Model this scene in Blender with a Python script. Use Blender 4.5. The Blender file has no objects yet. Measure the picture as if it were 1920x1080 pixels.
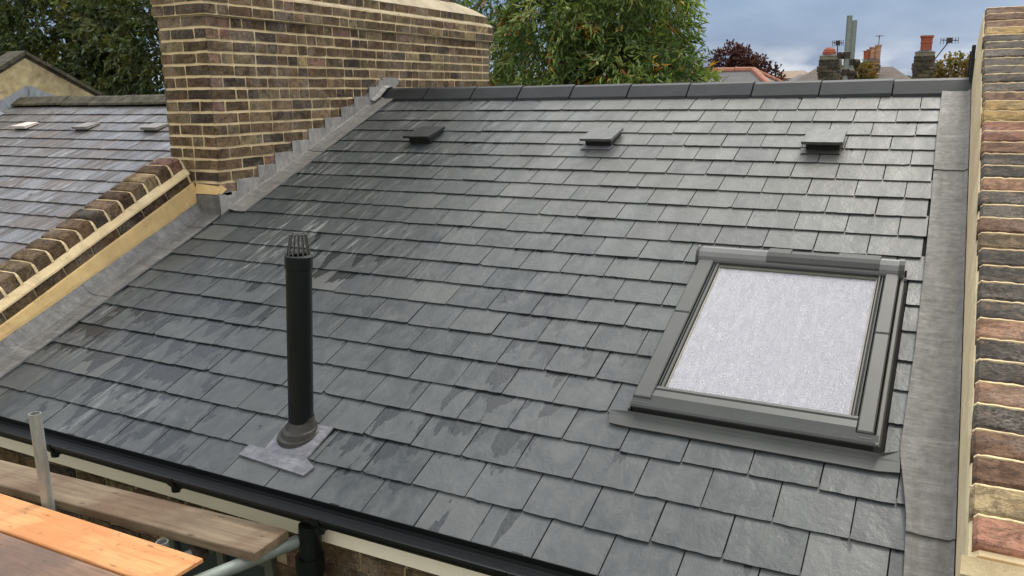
import bpy, math, random
from mathutils import Vector, Matrix, noise
sc = bpy.context.scene
COL = sc.collection
R = random.Random(7)
rad = math.radians

# ------------------------------------------------------------------ camera
cam = bpy.data.cameras.new('camera')
co = bpy.data.objects.new('camera', cam); COL.objects.link(co)
cam.sensor_width = 36.0
cam.lens = 1560.92 / 1920 * 36.0
cam.clip_start = 0.05; cam.clip_end = 3000
_r = ((0.8879832, 0.4596983, -0.0127785), (0.0937208, -0.2081011, -0.9736069), (-0.4502246, 0.8633490, -0.2278735))
m = Matrix.Identity(4)
for i in range(3):
    m[i][0] = _r[0][i]; m[i][1] = -_r[1][i]; m[i][2] = -_r[2][i]
m[0][3], m[1][3], m[2][3] = 0.066721, -6.190331, 0.066758
co.matrix_world = m
sc.camera = co
sc.render.resolution_x = 1024; sc.render.resolution_y = 576

# ------------------------------------------------------------------ world: sky under broken cloud
SUN_EL, SUN_AZ = 52.0, 14.0     # azimuth clockwise from +Y
w = bpy.data.worlds.new('World'); sc.world = w; w.use_nodes = True
nt = w.node_tree; nt.nodes.clear()
def wn(t, **k):
    n = nt.nodes.new(t)
    for a, b in k.items(): setattr(n, a, b)
    return n
out = wn('ShaderNodeOutputWorld'); bg = wn('ShaderNodeBackground')
sky = wn('ShaderNodeTexSky', sky_type='NISHITA', sun_disc=False)
sky.sun_elevation = rad(SUN_EL); sky.sun_rotation = rad(SUN_AZ); sky.air_density = 1.2; sky.dust_density = 1.0
tc = wn('ShaderNodeTexCoord'); mp = wn('ShaderNodeMapping'); mp.inputs['Scale'].default_value = (1, 1, 2.6)
no = wn('ShaderNodeTexNoise'); no.inputs['Scale'].default_value = 5.0; no.inputs['Detail'].default_value = 7; no.inputs['Roughness'].default_value = 0.55
cr = wn('ShaderNodeValToRGB')
e = cr.color_ramp.elements
e[0].position = 0.30; e[0].color = (1.25, 2.05, 3.7, 1)
e[1].position = 0.74; e[1].color = (3.0, 3.9, 5.6, 1)
sep = wn('ShaderNodeSeparateXYZ')
up = wn('ShaderNodeMapRange'); up.interpolation_type = 'SMOOTHSTEP'
up.inputs['From Min'].default_value = 0.10; up.inputs['From Max'].default_value = 0.75
up.inputs['To Min'].default_value = 0.0; up.inputs['To Max'].default_value = 1.0
mx2 = wn('ShaderNodeMix', data_type='RGBA'); mx2.inputs['B'].default_value = (11.5, 12.2, 13.6, 1)
low = wn('ShaderNodeMapRange'); low.inputs['From Min'].default_value = 0.01; low.inputs['From Max'].default_value = 0.055
low.inputs['To Min'].default_value = 1.0; low.inputs['To Max'].default_value = 0.0
lown = wn('ShaderNodeTexNoise'); lown.inputs['Scale'].default_value = 14.0; lown.inputs['Detail'].default_value = 5
lowr = wn('ShaderNodeMapRange'); lowr.inputs['From Min'].default_value = 0.42; lowr.inputs['From Max'].default_value = 0.6
lowm = wn('ShaderNodeMath', operation='MULTIPLY')
mx3 = wn('ShaderNodeMix', data_type='RGBA'); mx3.inputs['B'].default_value = (7.0, 7.5, 8.2, 1)
mx4 = wn('ShaderNodeMix', data_type='RGBA'); mx4.inputs['Factor'].default_value = 0.86
L = nt.links.new
L(tc.outputs['Generated'], mp.inputs['Vector']); L(mp.outputs['Vector'], no.inputs['Vector']); L(mp.outputs['Vector'], lown.inputs['Vector'])
L(no.outputs['Fac'], cr.inputs['Fac']); L(tc.outputs['Generated'], sep.inputs['Vector'])
L(sep.outputs['Z'], up.inputs['Value']); L(sep.outputs['Z'], low.inputs['Value'])
L(lown.outputs['Fac'], lowr.inputs['Value']); L(low.outputs['Result'], lowm.inputs[0]); L(lowr.outputs['Result'], lowm.inputs[1])
L(cr.outputs['Color'], mx3.inputs['A']); L(lowm.outputs[0], mx3.inputs['Factor'])
L(mx3.outputs['Result'], mx2.inputs['A']); L(up.outputs['Result'], mx2.inputs['Factor'])
L(sky.outputs['Color'], mx4.inputs['A']); L(mx2.outputs['Result'], mx4.inputs['B'])
sv = wn('ShaderNodeVectorMath', operation='DOT_PRODUCT'); sv.inputs[1].default_value = (math.sin(rad(SUN_AZ)) * math.cos(rad(SUN_EL)), math.cos(rad(SUN_AZ)) * math.cos(rad(SUN_EL)), math.sin(rad(SUN_EL)))
L(tc.outputs['Generated'], sv.inputs[0])
gl = wn('ShaderNodeMapRange'); gl.interpolation_type = 'SMOOTHERSTEP'; gl.inputs['From Min'].default_value = 0.62; gl.inputs['From Max'].default_value = 1.0; gl.inputs['To Max'].default_value = 0.85
L(sv.outputs['Value'], gl.inputs['Value'])
mx5 = wn('ShaderNodeMix', data_type='RGBA'); mx5.inputs['B'].default_value = (27, 26.5, 25, 1)
L(gl.outputs['Result'], mx5.inputs['Factor']); L(mx4.outputs['Result'], mx5.inputs['A'])
sv2 = wn('ShaderNodeVectorMath', operation='DOT_PRODUCT'); sv2.inputs[1].default_value = (0.25, -0.86, 0.44)  # added bright sky patch behind the camera, lifts fascia and chimney front
L(tc.outputs['Generated'], sv2.inputs[0])
gl2 = wn('ShaderNodeMapRange'); gl2.interpolation_type = 'SMOOTHSTEP'; gl2.inputs['From Min'].default_value = 0.15; gl2.inputs['From Max'].default_value = 1.0; gl2.inputs['To Max'].default_value = 0.9
L(sv2.outputs['Value'], gl2.inputs['Value'])
mx6 = wn('ShaderNodeMix', data_type='RGBA'); mx6.inputs['B'].default_value = (11.5, 11.3, 10.8, 1)
L(gl2.outputs['Result'], mx6.inputs['Factor']); L(mx5.outputs['Result'], mx6.inputs['A'])
L(mx6.outputs['Result'], bg.inputs['Color']); bg.inputs['Strength'].default_value = 0.10
L(bg.outputs['Background'], out.inputs['Surface'])

sl = bpy.data.lights.new('sun', 'SUN'); sl.energy = 1.3; sl.angle = rad(14); sl.color = (1.0, 0.95, 0.86)
so = bpy.data.objects.new('sun', sl); COL.objects.link(so)
sd = Vector((math.sin(rad(SUN_AZ)) * math.cos(rad(SUN_EL)), math.cos(rad(SUN_AZ)) * math.cos(rad(SUN_EL)), math.sin(rad(SUN_EL))))
so.rotation_euler = sd.to_track_quat('Z', 'Y').to_euler()
so.location = sd * 30
sc.view_settings.view_transform = 'Standard'; sc.view_settings.look = 'None'
sc.view_settings.exposure = 0.30; sc.view_settings.gamma = 1.0; sc.view_settings.use_curve_mapping = False
try: sc.cycles.max_bounces = 8; sc.cycles.transparent_max_bounces = 12
except Exception: pass

# ------------------------------------------------------------------ node helper
class NT:
    def __init__(s, name):
        s.m = bpy.data.materials.new(name); s.m.use_nodes = True
        s.t = s.m.node_tree; s.b = s.t.nodes['Principled BSDF']; s.o = s.t.nodes['Material Output']
    def n(s, t, **k):
        x = s.t.nodes.new(t)
        for a, b in k.items():
            if a in x.inputs if isinstance(a, str) else False: pass
            setattr(x, a, b)
        return x
    def l(s, a, b): s.t.links.new(a, b)
    def set(s, inp, v):
        if hasattr(v, 'is_output'): s.l(v, inp)
        elif isinstance(v, (tuple, list)) and len(v) == 3 and inp.type == 'RGBA': inp.default_value = (*v, 1)
        else: inp.default_value = v
    def coord(s, scale=(1, 1, 1), src='Object', rot=(0, 0, 0)):
        c = s.n('ShaderNodeTexCoord'); mpp = s.n('ShaderNodeMapping')
        mpp.inputs['Scale'].default_value = scale; mpp.inputs['Rotation'].default_value = rot
        s.l(c.outputs[src], mpp.inputs['Vector']); return mpp.outputs['Vector']
    def noise(s, vec, scale=5, detail=4, rough=0.55, dist=0.0):
        x = s.n('ShaderNodeTexNoise'); s.l(vec, x.inputs['Vector'])
        x.inputs['Scale'].default_value = scale; x.inputs['Detail'].default_value = detail
        x.inputs['Roughness'].default_value = rough; x.inputs['Distortion'].default_value = dist
        return x.outputs['Fac']
    def vor(s, vec, scale=5, feature='F1'):
        x = s.n('ShaderNodeTexVoronoi', feature=feature); s.l(vec, x.inputs['Vector']); x.inputs['Scale'].default_value = scale
        return x.outputs['Distance']
    def rng(s, v, a, b, c=0.0, d=1.0, smooth=False):
        x = s.n('ShaderNodeMapRange')
        if smooth: x.interpolation_type = 'SMOOTHSTEP'
        for i, q in zip(('Value', 'From Min', 'From Max', 'To Min', 'To Max'), (v, a, b, c, d)): s.set(x.inputs[i], q)
        return x.outputs['Result']
    def math(s, op, a, b=0.0):
        x = s.n('ShaderNodeMath', operation=op); s.set(x.inputs[0], a); s.set(x.inputs[1], b); return x.outputs[0]
    def mix(s, f, a, b, bt='MIX'):
        x = s.n('ShaderNodeMix', data_type='RGBA', blend_type=bt); s.set(x.inputs['Factor'], f); s.set(x.inputs[6], a); s.set(x.inputs[7], b)
        return x.outputs[2]
    def attr(s, name='Col'):
        return s.n('ShaderNodeAttribute', attribute_name=name)
    def xyz(s, vec):
        x = s.n('ShaderNodeSeparateXYZ'); s.l(vec, x.inputs[0]); return x.outputs
    def bump(s, h, strength=0.3, dist=0.01):
        x = s.n('ShaderNodeBump'); x.inputs['Strength'].default_value = strength; x.inputs['Distance'].default_value = dist
        s.l(h, x.inputs['Height']); s.l(x.outputs['Normal'], s.b.inputs['Normal']); return x
    def out(s, col=None, rough=None, spec=None, metal=None):
        if col is not None: s.set(s.b.inputs['Base Color'], col)
        if rough is not None: s.set(s.b.inputs['Roughness'], rough)
        if spec is not None: s.set(s.b.inputs['Specular IOR Level'], spec)
        if metal is not None: s.set(s.b.inputs['Metallic'], metal)
        return s.m

def simple(name, col, rough=0.6, var=0.25, scale=8, bump=0.15, spec=0.4, metal=0.0, stretch=(1, 1, 1), col2=None):
    t = NT(name); v = t.coord(stretch)
    f = t.noise(v, scale, 6, 0.6); f2 = t.noise(v, scale * 7, 4, 0.6)
    dark = tuple(c * (1 - var) for c in col) if col2 is None else col2
    light = tuple(min(1, c * (1 + var * 0.6)) for c in col)
    c = t.mix(t.rng(f, 0.3, 0.7), dark, light)
    c = t.mix(t.rng(f2, 0.35, 0.75, 0, 0.35), c, dark)
    t.bump(f2, bump, 0.004)
    return t.out(c, rough, spec, metal)

MAT = {}
# new slate, wet in streaks; 'Col' = random numbers of the slate, UV = position inside the exposed slate
def slate_mat(name, old=False):
    t = NT(name); v = t.coord()
    a = t.attr('Col'); s3 = t.n('ShaderNodeSeparateColor'); t.l(a.outputs['Color'], s3.inputs[0])
    r1, r2, r3 = s3.outputs[0], s3.outputs[1], s3.outputs[2]
    uvn = t.n('ShaderNodeUVMap', uv_map='UV'); ux = t.xyz(uvn.outputs['UV'])
    xy = t.xyz(v)
    cv = t.n('ShaderNodeCombineXYZ'); t.l(t.math('ADD', xy[0], t.math('MULTIPLY', r1, 3.0)), cv.inputs[0]); t.l(xy[1], cv.inputs[1]); t.l(t.math('MULTIPLY', r2, 9.0), cv.inputs[2])
    per = cv.outputs[0]
    def sc_(vec, s):
        mpp = t.n('ShaderNodeMapping'); mpp.inputs['Scale'].default_value = s; t.l(vec, mpp.inputs['Vector']); return mpp.outputs[0]
    fine = t.noise(sc_(per, (1, 1, 1)), 55, 6, 0.65)
    mid = t.noise(sc_(per, (1, 0.7, 1)), 13, 5, 0.6, 0.4)
    if not old:
        base = t.mix(t.rng(r1, 0.0, 1.0), (0.036, 0.0415, 0.0445), (0.066, 0.072, 0.073))
        base = t.mix(t.rng(r3, 0.90, 0.93), base, (0.034, 0.041, 0.045))
        base = t.mix(t.rng(r3, 0.04, 0.0), base, (0.125, 0.127, 0.118))
        base = t.mix(t.rng(mid, 0.35, 0.7, 0, 0.6), base, (0.108, 0.113, 0.109))
        base = t.mix(t.rng(fine, 0.55, 0.8, 0, 0.5), base, (0.05, 0.055, 0.057))
        sky_sheen = t.math('MULTIPLY', t.rng(xy[1], -2.6, -0.9, 0, 1, True), t.rng(xy[0], -3.2, -2.2, 0, 1, True))  # sky sheen put into the colour: slates lighter towards the upper right
        sky_sheen = t.math('MULTIPLY', sky_sheen, t.rng(t.math('ADD', r2, t.math('MULTIPLY', mid, .5)), 0.25, 0.75, 0.25, 1.0))
        base = t.mix(t.math('MULTIPLY', sky_sheen, 0.6), base, (0.128, 0.126, 0.110))
        refl_noise = t.noise(sc_(v, (1.2, .8, 1)), 1.6, 4, 0.6)
        dark_refl = t.rng(t.math('ADD', t.rng(xy[0], -2.0, -3.3, 0, 1), t.math('MULTIPLY', t.math('ADD', refl_noise, -0.5), 1.6)), 0.35, 0.75)  # chimney reflection put into the colour: slates darker towards the left
        dark_refl = t.math('MULTIPLY', dark_refl, t.rng(xy[1], -3.1, -2.0, 0.35, 1.0))
        base = t.mix(t.math('MULTIPLY', dark_refl, 0.50), base, (0.022, 0.027, 0.028))
        # pale mortar dust streaks near the wall and chimney
        region = t.rng(t.noise(sc_(v, (1, 1, 1)), 1.1, 2), 0.42, 0.62)
        near = t.rng(xy[0], -2.2, -3.6, 0.0, 1.0)
        st = t.rng(t.noise(sc_(v, (16, 2.2, 1)), 1.6, 5, 0.65, 0.6), 0.52, 0.72)
        dust = t.math('MULTIPLY', t.math('MULTIPLY', region, near), st)
        base = t.mix(t.math('MULTIPLY', dust, 0.62), base, (0.36, 0.37, 0.35))
        sp = t.rng(t.noise(v, 9, 8, 0.75), 0.66, 0.72, 0, 0.5)
        base = t.mix(t.math('MULTIPLY', sp, t.rng(xy[0], -1.5, -3.0)), base, (0.42, 0.43, 0.42))
        # water runs that start at the head of the exposed slate and run down
        wn_ = t.noise(sc_(per, (12, 3.2, 1)), 1.0, 4, 0.55, 0.3)
        wl = t.noise(sc_(v, (1, 1, 1)), 0.75, 2, 0.5)
        amt = t.math('ADD', t.rng(wl, 0.42, 0.62, -0.14, 0.07), t.rng(xy[1], -1.2, -3.2, -0.06, 0.03))
        amt = t.math('ADD', amt, t.rng(xy[0], -0.2, -1.3, -0.06, 0.018))
        amt = t.math('ADD', amt, t.rng(xy[1], -2.2, -2.9, 0.0, 0.018))
        amt = t.math('ADD', amt, t.rng(xy[0], -3.3, -2.5, -0.04, 0.0))
        thr = t.math('ADD', t.math('ADD', wn_, .012), t.math('ADD', amt, t.rng(ux[1], 0.0, 0.9, 0.04, -0.12)))
        wet = t.rng(thr, 0.572, 0.582)
        base = t.mix(t.math('MULTIPLY', wet, 0.80), base, (0.014, 0.017, 0.019))
        damp = t.rng(t.noise(sc_(v, (6, 1.2, 1)), 1.2, 4), 0.4, 0.65)
        rough = t.rng(damp, 0, 1, 0.50, 0.34)
        rough = t.mix(wet, rough, (0.26, 0.26, 0.26))
        wet = wet
        hgt = t.math('ADD', t.math('MULTIPLY', mid, 1.0), t.math('MULTIPLY', fine, 0.25))
        t.bump(hgt, 0.45, 0.012)
        return t.out(base, rough, 0.42)
    base = t.mix(r1, (0.125, 0.122, 0.124), (0.215, 0.210, 0.213))
    base = t.mix(t.rng(r3, 0.85, 0.9), base, (0.15, 0.12, 0.10))
    st = t.rng(t.noise(sc_(per, (6, 1.0, 1)), 1.5, 6, 0.7, 0.5), 0.44, 0.58)
    base = t.mix(t.math('MULTIPLY', st, 0.85), base, (0.075, 0.060, 0.045))
    st2 = t.rng(t.noise(sc_(per, (7, 2, 1)), 2.3, 4, 0.6, 0.5), 0.56, 0.7)
    base = t.mix(t.math('MULTIPLY', st2, 0.5), base, (0.42, 0.42, 0.44))
    blk = t.rng(t.noise(v, 7, 4, 0.6), 0.68, 0.71)
    base = t.mix(blk, base, (0.02, 0.018, 0.015))
    t.bump(t.math('ADD', mid, t.math('MULTIPLY', fine, 0.4)), 0.5, 0.012)
    return t.out(base, t.rng(st, 0, 1, 0.27, 0.5), 0.5)
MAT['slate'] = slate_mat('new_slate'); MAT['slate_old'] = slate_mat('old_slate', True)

def brick_mat(name, sc=(1, 1, 1), kk=1.0):
    t = NT(name); v = t.coord(sc); a = t.attr('Col').outputs['Color']
    f = t.noise(v, 26, 6, 0.7, 0.3); f2 = t.noise(v, 90, 5, 0.7); f3 = t.noise(v, 5, 3)
    fm = t.noise(v, 14, 7, 0.75, 0.6)
    c = t.mix(t.rng(fm, 0.44, 0.56, 0, 0.85), a, t.mix(1.0, a, (0.36, 0.35, 0.36), 'MULTIPLY'))
    c = t.mix(t.rng(t.noise(v, 21, 5, 0.7, 0.8), 0.56, 0.66, 0, 0.35 * kk), c, (0.34, 0.20, 0.10))
    c = t.mix(t.rng(f, 0.58, 0.72, 0, 0.55), c, (0.30, 0.20, 0.12))
    c = t.mix(t.rng(f2, 0.60, 0.70, 0, 0.5), c, (0.40, 0.32, 0.21))
    c = t.mix(t.rng(f2, 0.40, 0.32, 0, 0.9), c, (0.015, 0.012, 0.010))
    c = t.mix(t.math('MULTIPLY', t.rng(f3, 0.50, 0.70, 0, 0.55), t.rng(f2, .4, .6)), c, (0.42, 0.36, 0.30))
    t.bump(t.math('ADD', fm, t.math('MULTIPLY', f2, 1.2)), 1.0, 0.014)
    return t.out(c, 0.85, 0.25)
MAT['brick'] = brick_mat('weathered_brick'); MAT['brick_cop'] = brick_mat('coping_brick', (.8, 1.3, 1.3), 1.6)
def mortar_mat(name, c0, c1, d):
    t = NT(name); v = t.coord()
    f = t.noise(v, 9, 6, 0.65); f2 = t.noise(v, 120, 4, 0.7); f3 = t.noise(v, 2.2, 3)
    c = t.mix(t.rng(f, 0.3, 0.7), c0, c1)
    c = t.mix(t.rng(f3, 0.45, 0.70, 0, 0.6), c, d)
    c = t.mix(t.rng(f2, 0.5, 0.75, 0, 0.4), c, d)
    c = t.mix(t.rng(t.noise(v, 5.5, 7, 0.7, 0.6), 0.52, 0.62, 0, 0.45), c, d)
    c = t.mix(t.rng(t.noise(v, 33, 5, 0.7), 0.60, 0.70, 0, 0.55), c, tuple(x * .55 for x in d))
    t.bump(t.math('ADD', f, t.math('MULTIPLY', f2, 0.5)), 0.5, 0.008)
    return t.out(c, 0.9, 0.2)
MAT['mortar'] = mortar_mat('cream_mortar', (0.70, 0.54, 0.30), (0.82, 0.66, 0.40), (0.45, 0.34, 0.20))
MAT['mortar_lit'] = mortar_mat('lit_mortar', (0.78, 0.62, 0.36), (0.88, 0.74, 0.48), (0.62, 0.46, 0.26))  # cream mortar lightened to give the shaded parapet face its lit look
MAT['flaunch'] = mortar_mat('flaunching_mortar', (0.44, 0.37, 0.25), (0.58, 0.50, 0.36), (0.27, 0.22, 0.15))
MAT['render'] = mortar_mat('sand_render', (0.64, 0.44, 0.19), (0.78, 0.57, 0.27), (0.42, 0.29, 0.14))
MAT['old_render'] = mortar_mat('stained_render', (0.34, 0.27, 0.14), (0.58, 0.48, 0.29), (0.12, 0.10, 0.06))
def lead_mat(name, c0, c1, st=(8, 1.2, 1), rough=0.42):
    t = NT(name); v = t.coord(st); v2 = t.coord()
    f = t.noise(v, 2.0, 6, 0.65, 0.4); f2 = t.noise(v2, 30, 7, 0.7); f3 = t.noise(v2, 90, 3); rp_ = t.noise(t.coord((2, 13, 6)), 1.5, 4, 0.6, 0.3)
    c = t.mix(t.rng(f, 0.3, 0.7), c0, c1)
    c = t.mix(t.rng(f2, 0.42, 0.66, 0, 0.5), c, tuple(x * 0.6 for x in c0))
    c = t.mix(t.rng(rp_, 0.50, 0.68, 0, 0.45), c, tuple(x * 0.65 for x in c0))
    c = t.mix(t.rng(rp_, 0.42, 0.30, 0, 0.4), c, tuple(x * 1.35 for x in c1))
    c = t.mix(t.rng(f3, 0.68, 0.74, 0, 0.5), c, (0.45, 0.45, 0.43))
    t.bump(t.math('ADD', t.math('MULTIPLY', f2, .3), t.math('MULTIPLY', rp_, 1.6)), 0.4, 0.012)
    return t.out(c, t.rng(f2, 0.3, 0.7, rough + .08, rough + 0.25), 0.35, 0.05)
MAT['lead'] = lead_mat('lead_sheet', (0.130, 0.123, 0.113), (0.205, 0.196, 0.182))
MAT['lead_dark'] = lead_mat('lead_sheet_dark', (0.10, 0.10, 0.10), (0.21, 0.205, 0.195), rough=0.38)
MAT['lead_step'] = lead_mat('lead_step', (0.215, 0.205, 0.19), (0.36, 0.34, 0.32))
MAT['lead_blue'] = lead_mat('lead_pale', (0.24, 0.26, 0.29), (0.34, 0.36, 0.39))
MAT['lead_plate'] = lead_mat('lead_plate', (0.11, 0.11, 0.12), (0.25, 0.25, 0.275), (3, 3, 1))
MAT['ridge'] = simple('ridge_tile_concrete', (0.020, 0.022, 0.024), 0.5, 0.4, 6, 0.25, 0.3)
MAT['ridge_old'] = simple('mossy_ridge_tile', (0.085, 0.075, 0.05), 0.85, 0.7, 11, 0.5, 0.3)
MAT['black'] = simple('black_plastic', (0.006, 0.007, 0.007), 0.35, 0.3, 4, 0.05, 0.22)
MAT['pipe'] = simple('black_pipe_plastic', (0.006, 0.008, 0.008), 0.42, 0.3, 6, 0.05, 0.25)
MAT['rubber'] = simple('aged_rubber', (0.045, 0.042, 0.036), 0.5, 0.5, 20, 0.4)
MAT['wire'] = simple('cage_plastic', (0.075, 0.072, 0.064), 0.45, 0.3, 20, 0.1)
MAT['under'] = simple('roofing_underlay', (0.012, 0.012, 0.012), 0.9)
MAT['fascia'] = simple('cream_fascia_paint', (0.86, 0.76, 0.60), 0.45, 0.08, 2, 0.05)
MAT['frame'] = None
def alu(name, c, rough, drops=True):
    t = NT(name); v = t.coord(); vv = t.vor(v, 130); f = t.noise(v, 5, 4)
    d = t.rng(vv, 0.12, 0.22, 1, 0); k = t.rng(t.noise(v, 60, 2), 0.56, 0.62)
    dd = t.math('MULTIPLY', d, k)
    col = t.mix(t.rng(f, 0.3, 0.7), c, tuple(x * 1.25 for x in c))
    if drops:
        col = t.mix(t.math('MULTIPLY', dd, 0.5), col, (0.30, 0.31, 0.30)); t.bump(dd, 0.6, 0.003)
    return t.out(col, rough, 0.5, 0.1)
MAT['frame'] = alu('grey_cladding', (0.050, 0.052, 0.048), 0.46)
MAT['frame_dark'] = alu('dark_cladding', (0.030, 0.032, 0.030), 0.3, False)
MAT['hood'] = alu('polished_hood', (0.13, 0.13, 0.127), 0.24, False)
MAT['hood'].node_tree.nodes['Principled BSDF'].inputs['Metallic'].default_value = 0.75
MAT['cover'] = alu('matt_cover', (0.045, 0.046, 0.043), 0.6, True)
MAT['olive'] = simple('sash_top_paint', (0.09, 0.09, 0.065), 0.5, 0.3)
MAT['bead'] = simple('glazing_bead', (0.30, 0.28, 0.22), 0.4, 0.2)
MAT['blind'] = simple('white_blind', (0.58, 0.57, 0.60), 0.7, 0.05, 3, 0.02, stretch=(6, 1, 1))
MAT['gasket'] = simple('gasket', (0.012, 0.012, 0.012), 0.6)
def pane_mat():
    t = NT('wet_glass'); v = t.coord((1, 0.8, 1))
    warp = t.noise(v, 30, 3)
    d1 = t.rng(t.vor(v, 150), 0.15, 0.42, 1, 0); n1 = t.rng(t.noise(v, 48, 4, 0.7), 0.44, 0.60)
    d2 = t.rng(t.vor(v, 62), 0.10, 0.22, 1, 0); n2 = t.rng(t.noise(v, 21, 3), 0.55, 0.62)
    d = t.math('MAXIMUM', t.math('MULTIPLY', d1, n1), t.math('MULTIPLY', d2, n2))
    run = t.rng(t.noise(t.coord((34, 7, 1)), 1.3, 6, 0.7, 0.8), 0.42, 0.72)
    g = t.n('ShaderNodeBsdfGlossy'); g.inputs['Roughness'].default_value = 0.05; g.inputs['Color'].default_value = (1, 1, 1, 1)
    bp = t.n('ShaderNodeBump'); bp.inputs['Strength'].default_value = 0.9; bp.inputs['Distance'].default_value = 0.004
    t.l(d, bp.inputs['Height']); t.l(bp.outputs[0], g.inputs['Normal'])
    tr = t.n('ShaderNodeBsdfTransparent'); tr.inputs['Color'].default_value = (0.93, 0.93, 0.95, 1)
    df = t.n('ShaderNodeBsdfDiffuse'); t.l(t.mix(d, t.mix(run, (0.53, 0.525, 0.57), (0.62, 0.61, 0.65)), (1.0, 1.0, 1.0)), df.inputs['Color']); t.l(bp.outputs[0], df.inputs['Normal'])
    fr = t.n('ShaderNodeFresnel'); fr.inputs['IOR'].default_value = 1.5
    m1 = t.n('ShaderNodeMixShader'); t.l(t.math('ADD', fr.outputs[0], t.math('MULTIPLY', d, 0.08)), m1.inputs[0]); t.l(tr.outputs[0], m1.inputs[1]); t.l(g.outputs[0], m1.inputs[2])
    m2 = t.n('ShaderNodeMixShader'); t.l(t.math('ADD', t.math('MULTIPLY', d, 0.45), t.math('ADD', 0.42, t.math('MULTIPLY', run, 0.12))), m2.inputs[0]); t.l(m1.outputs[0], m2.inputs[1]); t.l(df.outputs[0], m2.inputs[2])
    t.l(m2.outputs[0], t.o.inputs['Surface']); return t.m
MAT['pane'] = pane_mat()
def wood(name, c0, c1, stain, rough=0.65, rot=0.0):
    t = NT(name); v = t.coord((1.2, 22, 22), rot=(0, 0, rot)); v2 = t.coord()
    f = t.noise(v, 1.6, 7, 0.65, 1.0); f2 = t.noise(v2, 3.2, 5, 0.6); k = t.vor(t.coord((2.5, 9, 1)), 1.6)
    c = t.mix(t.rng(f, 0.3, 0.7), c0, c1)
    c = t.mix(t.rng(f2, 0.48, 0.7, 0, 0.75), c, stain)
    c = t.mix(t.rng(k, 0.10, 0.05, 0, 0.7), c, tuple(x * 0.3 for x in c0))
    dd = t.rng(t.noise(v2, 28, 5, 0.7), 0.62, 0.68, 0, 0.75); c = t.mix(dd, c, tuple(x * 0.35 for x in stain))
    gr = t.rng(t.noise(v, 4.5, 5, 0.7, 0.5), 0.55, 0.68, 0, 0.5); c = t.mix(gr, c, tuple(x * 0.45 for x in c0))
    sp = t.rng(t.noise(v2, 45, 4, 0.8), 0.70, 0.73, 0, 0.8); c = t.mix(sp, c, (0.50, 0.47, 0.42))
    bl = t.rng(t.noise(v2, 1.6, 4, 0.6, 0.5), 0.5, 0.6, 0, 0.55); c = t.mix(bl, c, stain)
    t.bump(f, 0.5, 0.006)
    return t.out(c, rough, 0.35)
MAT['wood_grey'] = wood('weathered_board', (0.13, 0.093, 0.058), (0.26, 0.195, 0.125), (0.10, 0.055, 0.03))
MAT['wood_orange'] = wood('orange_board', (0.52, 0.22, 0.075), (0.76, 0.37, 0.15), (0.50, 0.19, 0.065), 0.45)
MAT['wood_brown'] = wood('brown_board', (0.16, 0.095, 0.06), (0.28, 0.175, 0.12), (0.10, 0.07, 0.06))
MAT['steel'] = simple('galvanised_steel', (0.33, 0.34, 0.31), 0.42, 0.4, 14, 0.2, 0.5, 0.45, (1, 1, 0.3))
MAT['steel_green'] = simple('dull_galvanised_steel', (0.22, 0.245, 0.215), 0.5, 0.3, 9, 0.2, 0.5, 0.3)
MAT['rust'] = simple('rusty_iron', (0.05, 0.035, 0.025), 0.7, 0.5, 30, 0.4)
MAT['terra'] = simple('terracotta', (0.36, 0.10, 0.05), 0.8, 0.4, 9, 0.3)
MAT['terra_pale'] = simple('terracotta_ridge', (0.38, 0.16, 0.10), 0.8, 0.3, 6, 0.3)
MAT['pot_pale'] = simple('buff_clay', (0.45, 0.25, 0.15), 0.8, 0.4, 9, 0.3)
MAT['far_slate'] = simple('distant_slate', (0.075, 0.072, 0.072), 0.7, 0.4, 3, 0.2, stretch=(1, 1, 4))
MAT['far_tile'] = simple('distant_brown_tile', (0.10, 0.075, 0.06), 0.8, 0.3, 3, 0.2)
MAT['far_wall'] = simple('distant_brick', (0.27, 0.20, 0.14), 0.85, 0.35, 5, 0.2)
MAT['pale_wall'] = simple('distant_pale_wall', (0.42, 0.38, 0.34), 0.85, 0.2, 3, 0.1)
MAT['darkglass'] = simple('window_glass', (0.02, 0.025, 0.03), 0.08, 0.1, 2, 0.0)
MAT['white'] = simple('white_clay', (0.62, 0.55, 0.50), 0.6, 0.2)
MAT['ground'] = simple('garden_ground', (0.07, 0.085, 0.04), 0.95, 0.5, 0.3, 0.3)
MAT['bark'] = simple('bark', (0.10, 0.075, 0.05), 0.9, 0.5, 10, 0.6, stretch=(4, 4, 1))
def leaf_mat(name):
    t = NT(name); a = t.attr('Col').outputs['Color']
    t.out(a, 0.42, 0.4)
    tr = t.n('ShaderNodeBsdfTranslucent'); t.l(t.mix(1.0, a, (1.5, 1.6, 0.6), 'MULTIPLY'), tr.inputs['Color'])
    ms = t.n('ShaderNodeMixShader'); ms.inputs[0].default_value = 0.28
    t.l(t.b.outputs[0], ms.inputs[1]); t.l(tr.outputs[0], ms.inputs[2]); t.l(ms.outputs[0], t.o.inputs['Surface']); return t.m
MAT['leaf'] = leaf_mat('foliage')

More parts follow.
